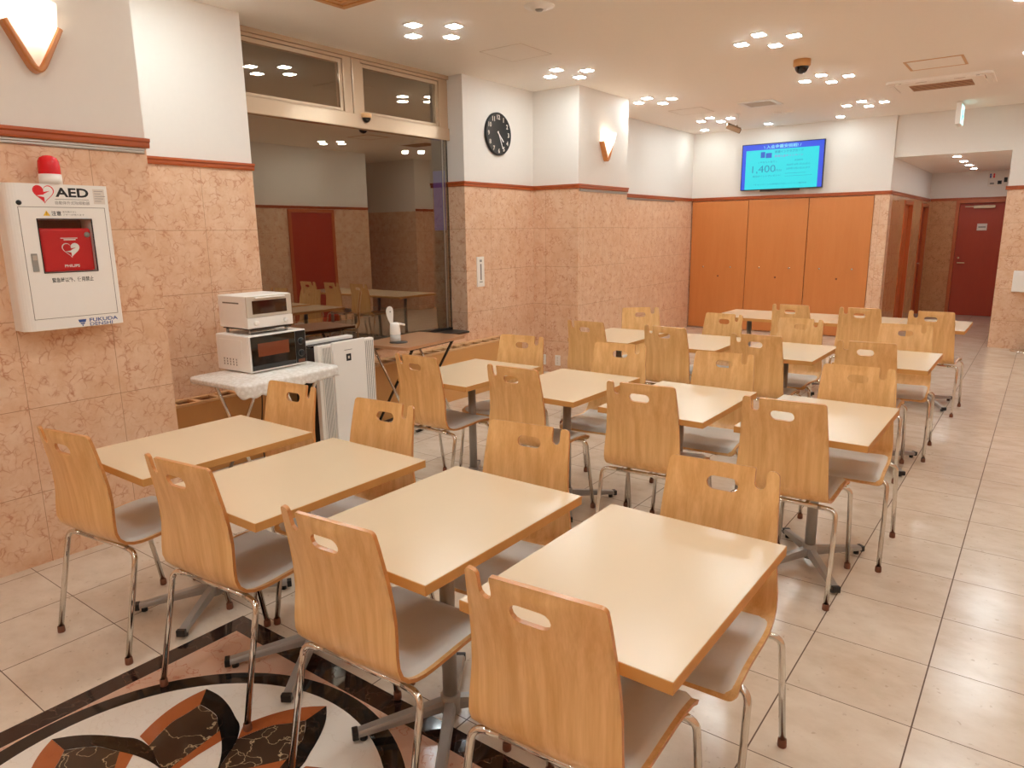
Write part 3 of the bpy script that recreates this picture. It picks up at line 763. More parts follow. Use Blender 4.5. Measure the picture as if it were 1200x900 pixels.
# ------------------------------------------------------------------ wall lamps
def sconce(loc, label):
    r = empty('wall_sconce', loc, label=label, cat='wall lamp', group='V-shaped wall lamps')   # local x out of the wall
    b = MB()
    path = fillet([(.0, -.112, .0), (.0, .0, -.222), (.0, .112, .0)], .032, 8)
    ra = []
    for k, p in enumerate(path):
        t = (path[min(k+1, len(path)-1)]-path[max(k-1, 0)]).normalized(); n = Vector((0, -t.z, t.y))
        ra.append([b.b.verts.new(Vector((x, 0, 0))+p+n*o) for x, o in ((.0, -.013), (.046, -.013), (.054, -.006), (.054, .006), (.046, .013), (.0, .013))])
    fs = [b.b.faces.new(ra[0]), b.b.faces.new(ra[-1][::-1])]
    for u, v in zip(ra, ra[1:]):
        for k in range(6): fs.append(b.b.faces.new((u[k], v[k], v[(k+1) % 6], u[(k+1) % 6])))
    b._fin(fs, False); b.build('wooden_bracket', 'sconcewood', r)
    MB().box((0, -.02, -.10), (.012, .02, .02), .004).build('backplate', 'whitep', r)
    b = MB()
    def gl(i, j):
        z = -.190+.285*j; w = .006+.098*min(j/.66, 1)**.95+.016*max(0, j-.66); a = PI*i
        return (.004+(.030+.095*j)*math.sin(a)**.7, -w*math.cos(a), z)
    b.grid(gl, 18, 12); b.build('glass_shade', GLOW, r)
    MB().lathe([(.0, -.03), (.018, -.024), (.024, -.005), (.022, .015), (.012, .03), (0, .034)], (.05, 0, .02), 16).build('bulb', BULB, r)
sconce((-3.855, 1.497, 2.545), 'lit V-shaped wood wall lamp above the AED cabinet')
sconce((-4.13, 7.30, 2.565), 'lit V-shaped wood wall lamp on the far pillar by the clock')

# ------------------------------------------------------------------ clock
r = empty('wall_clock', (-4.72, 6.09, 2.588), label='round black wall clock with pale numerals', cat='clock'); CR = .212
def rlathe(b, prof, seg=48):   # axis +x
    b.lathe(prof, seg=seg)
    R = Matrix.Rotation(PI/2, 4, 'Y')
    bmesh.ops.transform(b.b, matrix=R, verts=b.b.verts[:]); return b
rlathe(MB(), [(0, 0), (CR, 0), (CR, .02), (CR-.006, .028), (CR-.012, .024), (0, .022)]).build('clock_case', 'blackp', r)
for h in range(1, 13):
    a = h*PI/6; u, v = math.sin(a)*CR*.78, math.cos(a)*CR*.78
    text(str(h), r, (.0245, u, v-.023), (0, 1, 0), (0, 0, 1), height=.046, mat='board', name='numeral', align='CENTER', bold=.03)
for nm, a, L, w in (('hour_hand', math.radians(134), .115, .013), ('minute_hand', math.radians(156), .168, .009)):
    rot = Matrix.Rotation(-a, 4, 'X'); d = Vector((0, math.sin(a), math.cos(a)))
    b = MB(); c = d*(L/2-.02); b.box((.026, c.y-w/2, c.z-L/2-.01), (.028, c.y+w/2, c.z+L/2+.01), 0, rot); b.build(nm, 'inkwhite', r)

# ------------------------------------------------------------------ AED cabinet
AX = -3.855; FX = .125
r = empty('aed_cabinet', (AX, 1.4715, 1.17), label='white AED wall cabinet with window showing a red case', cat='AED cabinet')
y0, y1, zt = 1.252-1.4715, 1.690-1.4715, .668
wy0, wy1, wz0, wz1 = 1.367-1.4715, 1.598-1.4715, .267, .509
dy0, dy1, dz0, dz1 = 1.295-1.4715, 1.668-1.4715, .052, .565
def rr(y0, y1, d, rad):   # plan of the body: rounded near edge
    return [(0, y0), (d-rad, y0)]+[(d-rad+rad*math.sin(a), y0+rad-rad*math.cos(a)) for a in [k*PI/12 for k in range(1, 7)]]+[(d, y1-.006), (d-.006, y1), (0, y1)]
b = MB()
bm0 = [(0, wz0, False), (wz0, wz1, True), (wz1, zt, False)]
for z0, z1, win in bm0:
    if not win: b.prism(rr(y0, y1, FX, .045), f3, z0, z1)
    else:
        b.prism([(0, y0), (FX-.045, y0)]+[(FX-.045+.045*math.sin(a), y0+.045-.045*math.cos(a)) for a in [k*PI/12 for k in range(1, 7)]]+[(FX, wy0), (0, wy0)], f3, z0, z1)
        b.prism([(0, wy1), (FX, wy1), (FX, y1-.006), (FX-.006, y1), (0, y1)], f3, z0, z1)
b.box((0, wy0, wz0), (.01, wy1, wz1)); b.build('cabinet_body', 'cream', r)
b = MB()   # door outline groove
t = .0022
for lo, hi in (((dy0, dz0), (dy1, dz0+t)), ((dy0, dz1-t), (dy1, dz1)), ((dy0, dz0), (dy0+t, dz1)), ((dy1-t, dz0), (dy1, dz1))): b.box((FX-.001, *lo), (FX+.0006, *hi))
b.build('door_gap', 'seamc', r)
b = MB()
for lo, hi in (((wy0-.004, wz0-.004), (wy1+.004, wz0)), ((wy0-.004, wz1), (wy1+.004, wz1+.004)), ((wy0-.004, wz0), (wy0, wz1)), ((wy1, wz0), (wy1+.004, wz1))): b.box((FX-.004, *lo), (FX+.003, *hi), .001)
b.build('window_gasket', 'blackp', r)
MB().box((FX-.006, wy0, wz0), (FX-.003, wy1, wz1)).build('window_pane', 'clear', r)
MB().box((.011, wy0+.001, wz1-.075), (.014, wy1-.001, wz1-.001)).build('inner_back', 'pit', r)
b = MB(); b.box((FX, 1.319-1.4715, .273), (FX+.006, 1.344-1.4715, .355), .002); hnd = b.build('door_handle', 'mid', r)
MB().box((FX+.006, 1.3225-1.4715, .325), (FX+.0075, 1.3405-1.4715, .347), .001).build('latch_button', 'rail', hnd)
rlathe(MB(), [(0, 0), (.011, 0), (.011, .004), (0, .005)], 20).build('keyhole', 'blackp', r).location = (FX, 1.302-1.4715, .582)
def heart(y, z, w, h, n=40):
    o = []
    for k in range(n):
        t = 2*PI*k/n; X = 16*math.sin(t)**3; Y = 13*math.cos(t)-5*math.cos(2*t)-2*math.cos(3*t)-math.cos(4*t)
        o.append((y+X/32*w, z+(Y+2.5)/29*h))
    return o
def heart_mark(par, x, y, z, w, h, outer, inner, left):
    b = MB(); b.mi = 0; b.face([(x, u, v) for u, v in heart(y, z, w, h)])
    b.mi = 1; b.face([(x+.0004, u, v) for u, v in heart(y, z, w*.90, h*.90)])
    b.mi = 2
    L = [(u, v) for u, v in heart(y, z, w*.90, h*.90) if u <= y+.0005]
    L.sort(key=lambda p: math.atan2(p[1]-z, p[0]-y) % (2*PI))
    b.face([(x+.0008, u, v) for u, v in L])
    # bolt: red dart to the right, white dart to the left
    b.mi = 2; b.face([(x+.0012, u, v) for u, v in ((y-.02*w, z+.14*h), (y+.30*w, z+.20*h), (y-.02*w, z+.02*h))])
    b.mi = 1; b.face([(x+.0012, u, v) for u, v in ((y, z+.0*h), (y-.34*w, z-.06*h), (y, z-.14*h))])
    b.build('heart_emblem', [outer, inner, left], par)
heart_mark(r, FX+.0006, 1.4085-1.4715, .620, .089, .083, 'inkred', 'inkwhite', 'inkred')
Yd, Zd = (0, 1, 0), (0, 0, 1)
text('AED', r, (FX+.0006, 1.457-1.4715, .611), Yd, Zd, .145, .042, 'ink', bold=.03)
b = MB(); b.box((FX, 1.453-1.4715, .5995), (FX+.0006, 1.600-1.4715, .6015)); b.build('rule', 'inkgrey', r)
text('自動体外式除細動器', r, (FX+.0006, 1.452-1.4715, .577), Yd, Zd, .150, .016, 'inkgrey')
b = MB(); b.box((FX, 1.622-1.4715, .582), (FX+.0005, 1.674-1.4715, .652)); sh = b.build('notice_sheet', 'board', r)
b = MB()
for k in range(5): b.box((FX+.0005, 1.627-1.4715, .595+k*.0115), (FX+.0008, 1.627+.03+.01*(k % 3)-1.4715, .597+k*.0115))
b.build('fine_print', 'inkgrey', sh)
b = MB(); b.face([(FX+.0006, u-1.4715, v) for u, v in ((1.394, .525), (1.424, .525), (1.409, .549))]); b.build('warning_triangle', 'yellow', r)
text('!', r, (FX+.001, 1.409-1.4715, .528), Yd, Zd, None, .014, 'ink', align='CENTER')
text('注意', r, (FX+.0006, 1.429-1.4715, .526), Yd, Zd, .042, .021, 'ink', bold=.015)
text('扉を開けると', r, (FX+.0006, 1.477-1.4715, .539), Yd, Zd, .060, .009, 'inkgrey')
text('ブザーが鳴ります', r, (FX+.0006, 1.477-1.4715, .526), Yd, Zd, .094, .009, 'inkgrey')
text('緊急時以外、使用禁止', r, (FX+.0006, 1.392-1.4715, .218), Yd, Zd, .182, .023, 'ink', bold=.012)
b = MB()
for k, (a, c, z0, z1) in enumerate(((0, 1, .022, .036), (.18, .82, .013, .0195), (.36, .64, .003, .0105))):
    w = .037; b.face([(FX+.0006, 1.479+w*u-1.4715, v) for u, v in ((a+.12, z0), (c-.12, z0), (c, z1), (a, z1))])
b.build('maker_emblem', 'inkblue', r)
text('FUKUDA', r, (FX+.0006, 1.530-1.4715, .0205), Yd, Zd, .133, .018, 'inkblue', bold=.02)
text('DENSHI', r, (FX+.0006, 1.530-1.4715, .0015), Yd, Zd, .106, .016, 'inkblue', bold=.01)
r2 = empty('aed_case', (AX, 1.4715, 1.17), label='red AED carry case behind the window of the white cabinet', cat='AED case')
MB().box((.02, wy0+.004, wz0+.001), (.112, wy1-.0015, wz1-.040), .012, seg=3).build('soft_case', 'bag', r2)
heart_mark(r2, .1128, 1.496-1.4715, .365, .078, .070, 'inkwhite', 'inkwhite', 'bag')
b = MB(); b.box((.1122, 1.457-1.4715, .421), (.1128, 1.531-1.4715, .4245)); b.box((.1122, 1.47-1.4715, .413), (.1128, 1.522-1.4715, .418)); b.build('fine_print', 'inkwhite', r2)
text('PHILIPS', r2, (.1128, 1.460-1.4715, .287), Yd, Zd, .066, .013, 'inkwhite', bold=.03)
b = rlathe(MB(), [(0, 0), (.013, 0), (.013, .003), (0, .003)], 20); o = b.build('status_indicator', 'mid', r2); o.location = (.1123, 1.576-1.4715, .438)
r = empty('warning_beacon', (-3.77, 1.462, 1.838), label='red rotating warning beacon standing on top of the AED cabinet', cat='warning light')
MB().lathe([(0, 0), (.047, 0), (.047, .046), (0, .046)], seg=28).build('beacon_base', 'cream', r)
MB().lathe([(.0455, .046), (.0455, .085), (.043, .105), (.035, .120), (.02, .129), (0, .132)], seg=28).build('lens', 'redlens', r)

# ------------------------------------------------------------------ wall plates
r = empty('intercom_panel', (-4.721, 5.766, 1.042), label='tall narrow white panel with a slot on the clock wall', cat='wall panel')
MB().box((0, -.058, 0), (.012, .058, .308), .003).build('plate', 'whitep', r)
MB().box((.012, -.010, .07), (.0135, .010, .235), .001).build('slot', 'inkgrey', r)
MB().box((.012, -.018, .255), (.014, .018, .278), .001).build('indicator', 'mid', r)
MB().box((.012, -.022, .045), (.016, .022, .055), .001).build('slot_lip', 'mid', r)
for k, (x, z) in enumerate(((-4.59, .14), (-4.39, .145))):
    r = empty('wall_outlet', (x, 6.74, z), label=('left' if k == 0 else 'right')+' of two white outlet plates low on the pillar', cat='wall outlet', group='outlet plates on the pillar')
    MB().box((-.035, -.008, -.06), (.035, 0, .06), .002).build('plate', 'whitep', r)
    for zz in (-.03, .0, .03): MB().box((-.011, -.0095, zz-.010), (.011, -.008, zz+.010), .0005).build('socket', 'board', r)
r = empty('paper_holder', (-.22, 11.37, .755), label='white box fixed to the marble pillar at the right picture edge', cat='wall box')
MB().box((-.115, -.09, 0), (.115, 0, .27), .008).build('box_body', 'whitep', r)
MB().box((-.10, -.093, .20), (.10, -.09, .262), .002).build('lid', 'inkwhite', r)
r = empty('floor_stand', (-.10, 11.2, 0), label='chrome round stand on the floor by the right pillar', cat='stand')
MB().lathe([(0, .03), (.02, .03), (.12, .018), (.165, .012), (.168, 0), (0, 0)], seg=32).build('stand_base', 'chrome', r)
MB().cyl((0, 0, .02), (0, 0, .95), .012).build('pole', 'chrome', r)

# ------------------------------------------------------------------ screen
TVx0, TVx1, TVz0, TVz1 = -3.945, -2.745, 2.175, 2.85
r = empty('wall_screen', ((TVx0+TVx1)/2, 11.3, TVz0), label='wall-mounted screen showing a cyan campaign notice', cat='television'); w, h = TVx1-TVx0, TVz1-TVz0
MB().box((-w/2, -.085, 0), (w/2, -.045, h), .004).build('case', 'blackp', r)
MB().box((-.25, -.046, .1), (.25, 0, h-.1)).build('wall_mount', 'blackp', r)
MB().box((-.30, -.083, -.022), (.28, -.05, 0), .003).build('sensor_bar', 'blackp', r)
ys = -.0855; bz = .012
b = MB(); b.box((-w/2+bz, ys, bz), (w/2-bz, ys+.001, h-bz)); scr = b.build('screen', SBL, r)
sw, s_h = w-2*bz, h-2*bz
def SP(u, v): return (-w/2+bz+u*sw, bz+v*s_h)
def srect(u0, v0, u1, v1, mat, d, name):
    a, c = SP(u0, v0), SP(u1, v1); MB().box((a[0], ys-d, a[1]), (c[0], ys, c[1])).build(name, mat, scr)
srect(.047, 0.0, .945, .875, SCY, .0006, 'notice_field')
def stext(t, u0, v0, u1, v1, mat, bold=.0):
    a, c = SP(u0, v0), SP(u1, v1); text(t, scr, (a[0], ys-.0012, a[1]), (1, 0, 0), (0, 0, 1), c[0]-a[0], c[1]-a[1], mat, bold=bold)
stext('\\ 入会金最安挑戦! /', .27, .895, .73, .975, STL, .015)
srect(.235, .70, .29, .83, SNV, .0010, 'picture_mark'); srect(.30, .69, .375, .80, SNV, .0010, 'picture_mark')
stext('東横インクラブカード', .41, .785, .76, .845, STX, .012); stext('新規入会キャンペーン', .41, .69, .76, .75, SPK, .012)
stext('( 今なら入会で )', .21, .575, .44, .625, STX)
stext('1,400', .135, .35, .43, .53, STX, -.004); stext('円分', .43, .38, .51, .43, STX)
stext('宿泊ポイントプレゼント!', .145, .27, .50, .315, STX, .005)
stext('実施期間', .66, .59, .76, .625, STX); stext('2024年10月1日(火)から', .565, .485, .85, .54, STX); stext('2024年12月31日(火)まで', .565, .40, .85, .455, STX)
srect(.55, .325, .80, .331, STX, .001, 'thin_rule'); srect(.55, .265, .88, .270, STX, .001, 'thin_rule')
stext('*キャンペーンの詳細はフロントにてご案内中', .16, .085, .82, .125, STX)

# ------------------------------------------------------------------ far wall panels and doors
for k, (x0, x1, w) in enumerate(((-4.745, -3.83, 'left'), (-3.825, -2.932, 'middle'), (-2.926, -2.055, 'right'))):
    r = empty('closet_door', ((x0+x1)/2, 11.3, 0), label='%s of three tall orange wood closet doors under the screen' % w, cat='closet door', group='closet doors on the far wall')
    hw = (x1-x0)/2
    MB().box((-hw+.002, 0, .02), (hw-.002, .035, 2.035), .003).build('door_leaf', 'panel', r)
    for dx in (-.225, .225):
        rk = MB().lathe([(.004, 0), (.004, .014), (.013, .018), (.013, .026), (0, .028)], seg=14); bmesh.ops.transform(rk.b, matrix=Matrix.Rotation(PI/2, 4, 'X'), verts=rk.b.verts[:])
        o = rk.build('knob', 'chrome', r); o.location = (dx, 0, 1.005)
    rk = MB().lathe([(0, 0), (.014, 0), (.014, .003), (0, .003)], seg=14); bmesh.ops.transform(rk.b, matrix=Matrix.Rotation(PI/2, 4, 'X'), verts=rk.b.verts[:])
    o = rk.build('lock', 'rubber', r); o.location = (.02, 0, .86)
d1 = empty('door_1', (-.99, 15.3, 0), kind='structure')
b = MB()
for lo, hi in (((-.44, 0), (-.385, 2.06)), ((.385, 0), (.44, 2.06)), ((-.385, 2.0), (.385, 2.06))): b.box((lo[0], -.03, lo[1]), (hi[0], .12, hi[1]), .003)
b.build('door_frame', 'frame', d1); MB().box((-.384, .03, .005), (.384, .07, 1.998)).build('door_leaf', 'door', d1)
b = MB(); b.box((-.17, -.035, 1.905), (.15, .028, 1.955), .004); b.box((-.30, -.02, 1.93), (-.15, -.01, 1.945)); b.build('door_closer', 'beige_metal', d1)
MB().box((-.09, .022, 1.52), (.06, .03, 1.64), .001).build('door_plate', 'board', d1)
MB().box((-.07, .0215, 1.57), (.04, .0219, 1.59)).build('plate_lettering', 'inkgrey', d1)
b = MB(); b.cyl((-.32, .03, .95), (-.32, -.02, .95), .012, seg=12); b.box((-.33, -.032, .94), (-.21, -.018, .96), .004); b.build('lever_handle', 'chrome', d1)
b = MB(); b.cyl((-.32, .03, 1.04), (-.32, .018, 1.04), .016, seg=14); b.build('lock', 'chrome', d1)
for n, (y0, y1) in enumerate(((12.58, 13.42), (14.40, 15.26))):
    d = empty('door_%d' % (n+2), (-1.86, (y0+y1)/2, 0), kind='structure'); hw = (y1-y0)/2; b = MB()
    for lo, hi in (((-hw, 0), (-hw+.06, 2.0)), ((hw-.06, 0), (hw, 2.0)), ((-hw+.06, 1.94), (hw-.06, 2.0))): b.box((-.12, lo[0], lo[1]), (.012, hi[0], hi[1]), .003)
    b.build('door_frame', 'frame', d); MB().box((-.09, -hw+.061, .005), (-.05, hw-.061, 1.938)).build('door_leaf', 'frame' if n == 0 else 'door', d)
    if n:
        b = MB(); b.cyl((-.05, -hw+.13, .96), (.03, -hw+.13, .96), .011, seg=12); b.box((.02, -hw+.12, .95), (.034, -hw+.24, .97), .004); b.build('lever_handle', 'chrome', d)
        MB().cyl((-.05, -hw+.13, 1.08), (-.035, -hw+.13, 1.08), .017, seg=14).build('lock', 'chrome', d)
r = empty('wall_sign', (-.845, 15.3, 2.275), label='pale pictogram sign board above the corridor end door', cat='sign')
MB().box((-.155, -.015, 0), (.155, 0, .255), .003).build('board', 'board', r)
b = MB(); b.cyl((-.12, -.017, .20), (-.12, -.016, .20), .014, seg=12); b.box((-.132, -.017, .14), (-.108, -.016, .185)); b.build('pictogram', 'inkblue', r)
b = MB(); b.cyl((-.07, -.017, .20), (-.07, -.016, .20), .014, seg=12); b.box((-.082, -.017, .14), (-.058, -.016, .185)); b.build('pictogram', 'inkred', r)
b = MB(); b.box((-.01, -.017, .03), (.05, -.016, .09)); b.box((.08, -.017, .06), (.13, -.016, .14)); b.build('pictogram', 'ink', r)
b = MB(); b.box((-.12, -.017, .03), (-.06, -.016, .06)); b.build('pictogram', 'inkgrey', r)
# doors on the unseen right wall, mirrored in the window glass
for n, (y0, y1) in enumerate(((5.55, 6.4), (7.75, 8.75))):
    d = empty('door_%d' % (n+4), (.75, (y0+y1)/2, 0), kind='structure'); hw = (y1-y0)/2
    b = MB()
    for lo, hi in (((-hw, 0), (-hw+.06, 2.04)), ((hw-.06, 0), (hw, 2.04)), ((-hw+.06, 1.98), (hw-.06, 2.04))): b.box((-.03, lo[0], lo[1]), (0, hi[0], hi[1]), .003)
    b.build('door_frame', 'frame', d); MB().box((-.012, -hw+.06, .005), (0, hw-.06, 1.98)).build('door_leaf', 'door', d)

# ------------------------------------------------------------------ appliance corner
def xleg(r, y, x0, x1, zt, mat, rad=.011, name='leg'):
    MB().tube(fillet([(x0, y, .0), (x1, y, zt-.012), (x1+.04*(1 if x1 > x0 else -1)*0, y, zt-.004)], .02, 3), rad, 10).build(name, mat, r)
r = empty('folding_table', (-3.99, 2.66, 0), rz=math.radians(3), label='folding table with crossed chrome legs carrying the microwave', cat='table')
tx, ty, tz = .27, .385, .725
MB().prism(rrect(tx, ty, .06), f3, tz-.028, tz).build('tabletop', 'whitep', r)
for yy, o2 in ((-.24, 0), (.24, .0)):
    for s in (-1, 1):
        xleg(r, yy+s*.012, -s*.22, s*.20, tz-.028, 'chrome')
for s in (-1, 1): MB().cyl((s*.20, -.25, tz-.04), (s*.20, .25, tz-.04), .010, seg=10).build('stretcher', 'chrome', r)
for s in (-1, 1): MB().cyl((s*.215, -.25, .012), (s*.215, .25, .012), .0105, seg=10).build('floor_bar', 'chrome', r)
cl = empty('lace_tablecloth', (-3.99, 2.66, tz), rz=math.radians(3), label='white lace cloth draped over the folding table under the microwave', cat='tablecloth')
b = MB(); pr = rrect(tx+.004, ty+.004, .064, 8); n = len(pr); per = []; L = 0
# densify outline
dn = []
for k in range(n):
    a, c = Vector(pr[k]), Vector(pr[(k+1) % n]); m = max(1, int((c-a).length/.012))
    for j in range(m): dn.append(a+(c-a)*j/m)
nd = len(dn); topv = [b.b.verts.new((p.x, p.y, .004)) for p in dn]
ctr = b.b.verts.new((0, 0, .004)); fs = []
for k in range(nd): fs.append(b.b.faces.new((ctr, topv[k], topv[(k+1) % nd])))
def drop(p, k):
    f = sst(.20, .262, p.x)*(1-.35*sst(-.3, .36, p.y)); sc_ = abs(math.sin(p.y*38))
    return .026+f*.046+.014*sc_*f
prev = topv
for j in range(1, 6):
    cur = []
    for k, p in enumerate(dn):
        nrm = p.normalized(); fl = .003+.005*(j/5)*(1+.8*math.sin(p.y*55))*sst(.2, .26, p.x); dz = drop(p, k)*j/5
        cur.append(b.b.verts.new((p.x+nrm.x*fl, p.y+nrm.y*fl, .004-dz)))
    for k in range(nd): fs.append(b.b.faces.new((prev[k], cur[k], cur[(k+1) % nd], prev[(k+1) % nd])))
    prev = cur
b._fin(fs, True); o = b.build('cloth', 'lace', cl)
sm = o.modifiers.new('thick', 'SOLIDIFY'); sm.thickness = .0015; sm.offset = 1
# microwave: front looks along +x
mz = tz+.006
r = empty('microwave_oven', (-4.145, 2.745, mz), rz=math.radians(2.5), label='white microwave with black glass door on the lace cloth', cat='microwave')
mw, mdp, mh = .445, .345, .243
MB().box((-mdp/2, -mw/2, .008), (mdp/2-.012, mw/2, mh), .008).build('oven_body', 'cream', r)
MB().box((mdp/2-.012, -mw/2, .008), (mdp/2+.004, mw/2, mh), .004).build('front_bezel', 'cream', r)
d = MB().box((mdp/2+.004, -mw/2+.012, .020), (mdp/2+.010, mw/2-.092, mh-.008), .002).build('door', 'bglass', r)
MB().box((mdp/2+.010, -mw/2+.06, .105), (mdp/2+.0106, mw/2-.145, .19), .0).build('window', plain('oven_window_brown', (120, 62, 40), .1), d)
p_ = MB().box((mdp/2+.004, mw/2-.088, .020), (mdp/2+.009, mw/2-.006, mh-.008), .002).build('control_panel', 'blackp', r)
for zz in (.165, .085):
    k = rlathe(MB(), [(0, 0), (.021, 0), (.020, .012), (.017, .015), (0, .015)], 20).build('knob', 'blackp', p_); k.location = (mdp/2+.009, mw/2-.047, zz)
    k2 = rlathe(MB(), [(.0225, 0), (.024, 0), (.024, .0012), (.0225, .0012)], 24).build('dial_ring', 'mid', p_); k2.location = (mdp/2+.009, mw/2-.047, zz)
b = MB().box((mdp/2+.009, mw/2-.075, .025), (mdp/2+.0095, mw/2-.02, .045)); b.build('badge', 'rubber', p_)
b = MB()
for i in range(5):
    for j in range(3): b.box((-.10+i*.032, -mw/2-.0006, .045+j*.017), (-.09+i*.032, -mw/2+.001, .056+j*.017))
b.build('side_vent', 'inkgrey', r)
for sx in (-.13, .13):
    for sy in (-.17, .17): MB().cyl((sx, sy, 0), (sx, sy, .01), .012, seg=10).build('foot', 'blackp', r)
b = MB()
MB().box((-.125, -mw/2-.0025, .09), (.10, -mw/2, mh-.03), .002).build('side_panel', 'cream', r)
# toaster oven
oz = mz+mh+.001
r = empty('toaster_oven', (-4.165, 2.735, oz), rz=math.radians(1.5), label='white toaster oven with brown glass window on top of the microwave', cat='toaster oven')
ow, od, oh = .345, .30, .245
MB().box((-od/2, -ow/2, .038), (od/2-.01, ow/2, oh), .006).build('oven_body', 'cream', r)
MB().box((od/2-.01, -ow/2, .038), (od/2+.006, ow/2, .105), .003).build('control_panel', 'cream', r)
d = MB().box((od/2-.01, -ow/2+.002, .107), (od/2+.004, ow/2-.002, oh-.004), .003).build('door', plain('warm_grey_door', (206, 196, 180), .3), r)
MB().box((od/2+.004, -ow/2+.042, .127), (od/2+.0055, ow/2-.042, .212), .0005).build('window', 'dglass', d)
MB().box((od/2+.004, -ow/2+.06, oh-.020), (od/2+.022, ow/2-.06, oh-.010), .004).build('door_handle', 'cream', d)
for yy in (-ow/2+.06, ow/2-.06):
    k = rlathe(MB(), [(0, 0), (.017, 0), (.016, .014), (.012, .017), (0, .017)], 20).build('knob', 'whitep', r); k.location = (od/2+.006, yy, .071)
MB().box((-.10, -ow/2-.0006, oh-.052), (.075, -ow/2+.001, oh-.043)).build('side_slot', 'seamc', r)
b = MB(); b.box((-od/2+.01, -ow/2+.015, .028), (od/2+.012, ow/2-.015, .034), .001); b.build('crumb_tray', 'darktube', r)
for sx in (-.12, .12):
    for sy in (-.14, .14): MB().cyl((sx, sy, 0), (sx, sy, .04), .010, seg=10).build('foot', 'mid', r)
b = MB(); b.tube(fillet([(.125, -.15, .02), (.155, -.14, .016), (.155, .15, .016), (.125, .16, .02)], .02), .003, 8); b.build('wire_guard', 'chrome', r)
# power cord hanging down
b = MB(); b.tube([(-4.30, 2.80+.015*math.sin(k*.4), .70-.045*k) for k in range(16)], .004, 8)
tag(b.build('power_cord', 'blackp'), 'black power cord hanging behind the lace-covered folding table', 'cord')
# air purifier
r = empty('air_purifier', (-4.07, 3.395, 0), rz=math.radians(2), label='tall white-fronted air purifier with black back and louvred sides by the window', cat='air purifier')
pw, ph = .54, .835
MB().box((-.27, -pw/2+.005, .02), (-.035, pw/2-.012, ph-.035), .008).build('rear_body', 'blackp', r)
MB().box((-.268, -pw/2+.01, ph-.036), (-.20, pw/2-.015, ph-.008), .004).build('top_flap', 'whitep', r)
b = MB()
for k in range(5): b.box((-.188+k*.03, -pw/2+.02, ph-.036), (-.176+k*.03, pw/2-.025, ph-.026))
b.build('outlet_louvre', 'bglass', r)
MB().box((-.036, -pw/2, .03), (.006, pw/2, ph-.012), .006).build('front_housing', 'whitep', r)
MB().box((.004, -.150, .035), (.030, .165, ph), .006).build('front_panel', 'cream', r)
for s_, y0, y1, n in ((-1, -pw/2+.028, -.152, 7), (1, .167, pw/2-.004, 6)):
    MB().box((.004, y0, .04), (.014, y1, ph-.014), .003).build('side_panel', 'whitep', r)
    b = MB()
    for k in range(n): yy = y0+.012+k*(y1-y0-.024)/(n-1); b.box((.0135, yy-.002, .06), (.0155, yy+.002, ph-.03))
    b.build('louvre', 'mid' if s_ < 0 else 'inkgrey', r)
MB().box((-.22, -.24, 0), (.0, .24, .025), .004).build('base', 'mid', r)
MB().box((.030, -.030, ph-.150), (.0315, .016, ph-.098), .001).build('indicator_window', 'blackp', r)
MB().box((.0315, -.014, ph-.134), (.032, .0, ph-.114)).build('indicator_emblem', 'board', r)
b = MB(); b.box((.030, -.045, ph-.070), (.0305, .030, ph-.066)); b.build('maker_lettering', 'inkgrey', r)
# brown folding tray table
r = empty('tray_table', (-4.215, 4.24, 0), rz=math.radians(5.5), label='brown wood-topped folding tray table below the window corner', cat='table')
MB().prism(rrect(.262, .40, .03), f3, .698, .722).build('tabletop', 'trayw', r)
for yy in (-.27, .27):
    for s in (-1, 1): xleg(r, yy+s*.014, -s*.22, s*.20, .70, 'darktube' if s > 0 else 'chrome', .0115)
for s in (-1, 1): MB().cyl((s*.20, -.29, .686), (s*.20, .29, .686), .010, seg=10).build('stretcher', 'darktube', r)
for s in (-1, 1): MB().cyl((s*.216, -.29, .012), (s*.216, .29, .012), .0115, seg=10).build('floor_bar', 'darktube', r)
# hand-gel dispenser
r = empty('sanitizer_dispenser', (-4.20, 4.02, .722), rz=math.radians(37), label='white hand sanitizer dispenser standing on the brown tray table', cat='dispenser')
MB().lathe([(0, 0), (.072, 0), (.075, .004), (.070, .010), (0, .012)], seg=32, sx=1., sy=.8).build('drip_plate', 'darkp', r).location = (.025, 0, 0)
MB().lathe([(0, .012), (.042, .012), (.044, .02), (.042, .07), (0, .07)], seg=28, sx=1., sy=.9).build('bottle', 'liquid', r)
b = MB(); b.lathe([(.0435, .07), (.043, .10), (.040, .14), (.038, .155), (.030, .165), (0, .167)], seg=28, sx=1., sy=.9)
b.build('pump_housing', 'whitep', r)
b = MB(); b.tube(fillet([(.0, 0, .155), (.05, 0, .152), (.082, 0, .146)], .02), .011, 12, True, .008); b.build('spout', 'whitep', r)
b = MB(); seg = 28; oval = []
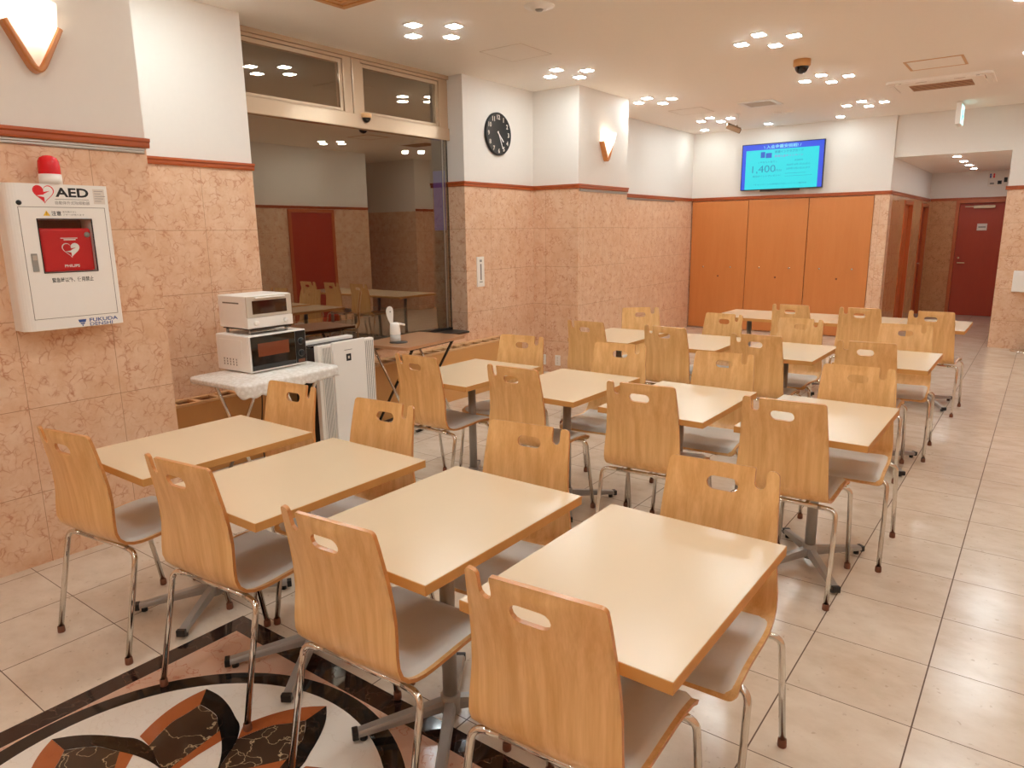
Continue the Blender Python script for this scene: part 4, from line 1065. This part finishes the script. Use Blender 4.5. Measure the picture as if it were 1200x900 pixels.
b.prism([(-.030+(.012+.024*sst(0, .6, 1-abs(1-2*0)))*0, 0)]+[], f3, 0, 0) if 0 else None
pts = [(-.034, .15), (-.050, .19), (-.062, .23), (-.066, .258), (-.060, .283), (-.046, .297), (-.028, .298), (-.014, .285), (-.008, .258), (-.010, .215), (-.014, .16)]
b.prism(pts, lambda u, v, h: (u, h, v), -.012, .012, False); bmesh.ops.bevel(b.b, geom=b.b.edges[:], offset=.004, segments=2, affect='EDGES'); b.build('head_panel', 'whitep', r)
b = MB(); b.cyl((-.030, -.0125, .255), (-.030, -.0135, .255), .006, seg=12); b.build('sensor_eye', 'inkgrey', r)

# ------------------------------------------------------------------ world, camera, view
w = bpy.data.worlds.new('night'); S.world = w; w.use_nodes = True
w.node_tree.nodes['Background'].inputs[0].default_value = (.01, .012, .02, 1); w.node_tree.nodes['Background'].inputs[1].default_value = .15
cam = bpy.data.cameras.new('camera'); co = bpy.data.objects.new('camera', cam); COL.objects.link(co)
yaw, pitch, roll = (math.radians(v) for v in (36.86963, -12.09341, -.743146))
f = Vector((-math.sin(yaw)*math.cos(pitch), math.cos(yaw)*math.cos(pitch), math.sin(pitch))); rt = Vector((math.cos(yaw), math.sin(yaw), 0)); up = rt.cross(f)
r1 = rt*math.cos(roll)+up*math.sin(roll); u1 = -rt*math.sin(roll)+up*math.cos(roll)
co.matrix_world = Matrix(((r1.x, u1.x, -f.x, 0), (r1.y, u1.y, -f.y, 0), (r1.z, u1.z, -f.z, 1.59276), (0, 0, 0, 1)))
cam.sensor_width = 36; cam.sensor_fit = 'HORIZONTAL'; cam.lens = 829.18/1200*36; cam.clip_start = .05
S.camera = co
S.view_settings.view_transform = 'Standard'; S.view_settings.look = 'None'; S.view_settings.gamma = 1; S.view_settings.use_curve_mapping = False
S.view_settings.exposure = 0.88
S.cycles.use_denoising = True; S.cycles.max_bounces = 14; S.cycles.diffuse_bounces = 9; S.cycles.sample_clamp_indirect = 12; S.cycles.caustics_reflective = False; S.cycles.caustics_refractive = False
